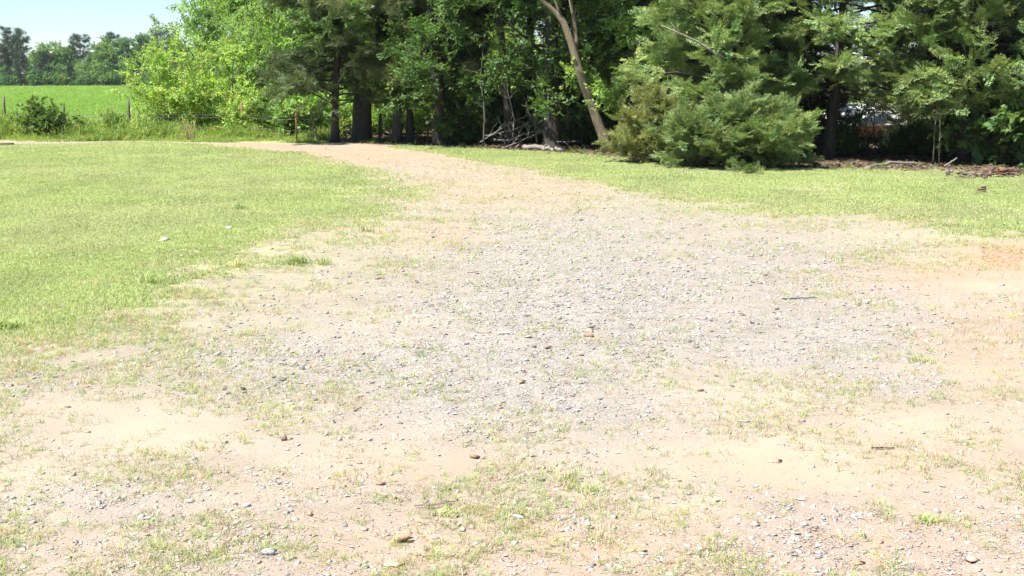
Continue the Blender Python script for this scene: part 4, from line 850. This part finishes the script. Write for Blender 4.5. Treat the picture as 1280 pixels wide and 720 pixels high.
branch('fallen_branch', seg(30.3, (643, 189), (652, 176), (660, 172), (662, 155), (655, 154)), .018, .008, 'hooked pale dead branch standing in the brush pile', seed=2, twigs=4)
branch('fallen_branch', seg(30.8, (684, 161), (700, 162), (712, 161)), .014, .006, 'thin pale branch reaching from the brush pile toward the leaning trunk', seed=3, twigs=3)
branch('fallen_branch', seg(30.4, (636, 187), (648, 170), (652, 158)), .014, .006, 'short dead branch propped at the near side of the brush pile', seed=4, twigs=4)
branch('fallen_branch', seg(30.9, (600, 178), (620, 165), (645, 150), (672, 140)), .016, .005, 'grey twiggy branch rising behind the brush pile', seed=5, twigs=9)
branch('fallen_branch', seg(31.2, (690, 180), (672, 160), (660, 140), (655, 120)), .014, .004, 'grey twiggy branch leaning upright over the brush pile', seed=6, twigs=9)
branch('fallen_branch', seg(30.2, (628, 186), (665, 170), (700, 152), (712, 140)), .016, .005, 'long thin grey branch slanting up from the brush pile toward the forked tree', seed=41, twigs=9)
branch('fallen_branch', seg(31.0, (605, 170), (640, 163), (668, 150), (690, 130)), .013, .004, 'curved twiggy branch highest in the brush pile', seed=42, twigs=10)
branch('fallen_branch', seg(30.0, (664, 189), (690, 178), (722, 176)), .015, .006, 'low grey branch at the foot of the brush pile near the log', seed=43, twigs=5)
branch('dead_sapling', seg(31.5, (640, 186), (643, 150), (634, 110), (640, 70)), .022, .008, 'bare grey dead sapling standing behind the brush pile', seed=44, twigs=8, cat='sapling', tw=.3)
branch('dead_sapling', seg(31.2, (672, 187), (668, 150), (676, 105), (671, 60)), .024, .008, 'crooked bare sapling between brush pile and forked tree', seed=45, twigs=8, cat='sapling', tw=.3)
branch('dead_sapling', seg(30.4, (604, 183), (606, 140), (600, 95), (606, 50)), .026, .010, 'bare dark sapling at the open side of the brush pile', 'bark_grey', seed=46, twigs=7, cat='sapling', tw=.3)
lg = g(655, 187); lg2 = g(706, 190); branch('log', [lg + [0, .2, .06], (lg + lg2) / 2 + [0, .2, .07], lg2 + [0, .2, .05]], .065, .05, 'pale weathered log on the ground below the brush pile', twigs=0, cat='log', seed=7)
p1 = g(1082, 211.5); p2 = g(1150, 209); branch('log', [p1 + [0, 0, .03], (p1 + p2) / 2 + [0, .05, .1], p2 + [0, 0, .06]], .032, .022, 'pale bowed fallen limb at the edge of the dark hollow', twigs=3, cat='log', seed=8, tw=.25)
p1 = g(998, 206.5); p2 = g(1035, 210.5); branch('log', [p1 + [0, 0, .08], (p1 + p2) / 2 + [0, 0, .06], p2 + [0, 0, .03]], .03, .02, 'short grey fallen limb beside the low cedar bush', twigs=1, cat='log', seed=9, tw=.3)
p1 = g(1180, 209); branch('fallen_branch', [p1 + [0, 0, .02]] + [at(1196, 198, p1[1] + .1)], .02, .014, 'short pale stick propped up near the reddish debris', twigs=0, seed=10)
for k, (a, b, lab) in enumerate(((1166, 206, 'thin pale sapling stem before the dark hollow, straighter one'), (1173, 206.5, 'thin pale sapling stem with a side twig before the dark hollow'))):
    p = g(a, b); branch('sapling', [p, p + [0, 0, .7], p + [.06 * (1 - 2 * k), .05, 1.6]], .016, .006, lab, 'bark_tan', 2 + k, 20 + k, 'sapling', tw=.25)
p = base_at(1105, 564); branch('stick', [np.array(p) + [-.06, 0, .008], np.array(p) + [.05, .01, .008]], .004, .003, 'short dark stick lying on pale sand', 'bark_dark', 0, 30, 'stick')
p = base_at(540, 636); branch('stick', [np.array(p) + [-.07, .02, .008], np.array(p) + [0, 0, .02], np.array(p) + [.10, .05, .02]], .0035, .002, 'thin brown twig near the angular orange rock', 'bark_tan', 2, 31, 'stick')
p = base_at(1000, 373); branch('stick', [np.array(p) + [-.13, 0, .008], np.array(p) + [.14, .02, .012]], .006, .003, 'thin dark twig across the far gravel', 'bark_dark', 0, 32, 'stick')
# bark debris, dark leaf clump, planks, reeds, timber
def flakes(px0, px1, py0, py1, n, s, label, name, cat, col, seed):
    r = np.random.default_rng(seed); P = np.array([g(r.uniform(px0, px1), r.uniform(py0, py1)) for _ in range(n)]); o0 = P.mean(0); o0[2] = 0; P = P - o0; P[:, 2] += r.uniform(.0, .09, n)
    mb = inst_many(ST, r, P, rnd_h(n, r), frame_up(r, n, .6), np.stack([r.uniform(.4, 1, n), r.uniform(.6, 1.8, n), r.uniform(.15, .5, n)], -1) * s, tints(r, n, .6, 1.4, .1) * np.array(col)); o = mb.build(name, M['stone']); o.location = o0; return tag(o, label, cat)
flakes(1222, 1274, 217, 223, 70, .09, 'heap of reddish brown bark pieces by the shaded corner', 'bark_heap', 'debris', (.16, .10, .075), 1)
flakes(1180, 1235, 219, 226, 70, .055, 'dark scattered bark and twigs on the verge edge', 'bark_litter', 'debris', (.13, .10, .085), 2)
flakes(1085, 1160, 211, 215, 70, .06, 'reddish bark scraps below the pale bowed limb', 'bark_litter', 'debris', (.17, .115, .09), 3)
flakes(1221, 1230, 240, 243, 8, .05, 'curled dark brown dead leaves on the grass verge', 'dead_leaves', 'leaves', (.16, .09, .075), 4)
o = flakes(1225, 1300, 311, 334, 260, .012, 'crumbs of orange red clay on the bare patch by the verge', 'clay_crumbs', 'clay', (.40, .235, .155), 5); o['kind'] = 'stuff'
for k, (a, h, lab) in enumerate(((614, .42, 'pale upright broken board, widest of the three in the shade'), (626, .36, 'pale upright broken board in the middle of three'), (631, .40, 'narrow pale upright board nearest the brush pile'))):
    p = loc_d(a, 33.6); m = MB(); w = (.06, .035, .022)[k]; boxm(m, -w, w, 0, .02, -.05, h); V = m.V[0].copy(); V[4:, 2] += np.array([.03, -.05, .03, -.05]); m.V[0] = V
    o = m.build('broken_board', M['plank']); o.location = p; o.rotation_euler = (.05 * k - .04, .06 - .05 * k, .2 * k); tag(o, lab, 'board')
p = loc_d(238, 34.6); r = np.random.default_rng(9); m = MB()
for i in range(16):
    a = walk(r, (r.normal(0, .12), r.normal(0, .06), 0), (r.normal(0, .12), 0, 1), r.uniform(.35, .68), 5, .05); V, T = tube(a, np.linspace(.012, .006, 6), 4); m.add(V, T, r.uniform(.8, 1.2))
o = m.build('dry_reeds', M['straw']); o.location = p; tag(o, 'bundle of dry tan reed stalks in front of the yellow shrubs', 'reeds')
p = g(8, 181); m = MB(); boxm(m, -.45, .18, -.05, .05, 0, .05, (.35, .32, .3)); o = m.build('timber', M['post_wood']); o.location = (p[0], p[1], 0.0); o.rotation_euler = (0, 0, .05); tag(o, 'dark low timber lying at the lawn edge under weeds', 'timber')
p = base_at(442, 508); stone(442, 508, 8, .7, .3, (.65, .33, .30), 'tiny pink scrap lying at the gravel edge', 900)

# ------------------------------------------------------------------ thin summer haze (even air round the camera and the whole scene)
hm = bpy.data.materials.new('haze_air'); hm.use_nodes = True; ht = hm.node_tree; ht.nodes.remove(ht.nodes['Principled BSDF'])
pv = ht.nodes.new('ShaderNodeVolumePrincipled'); pv.inputs['Color'].default_value = (.86, .93, 1, 1); pv.inputs['Density'].default_value = 0.00016; pv.inputs['Anisotropy'].default_value = 0.2
ht.links.new(pv.outputs[0], ht.nodes['Material Output'].inputs['Volume'])
m = MB(); boxm(m, -420, 420, -40, 420, -1.2, 22); hz = m.build('haze', hm); hz['kind'] = 'stuff'; hz['label'] = 'thin pale summer haze in the air over field and woods'; hz['category'] = 'haze'
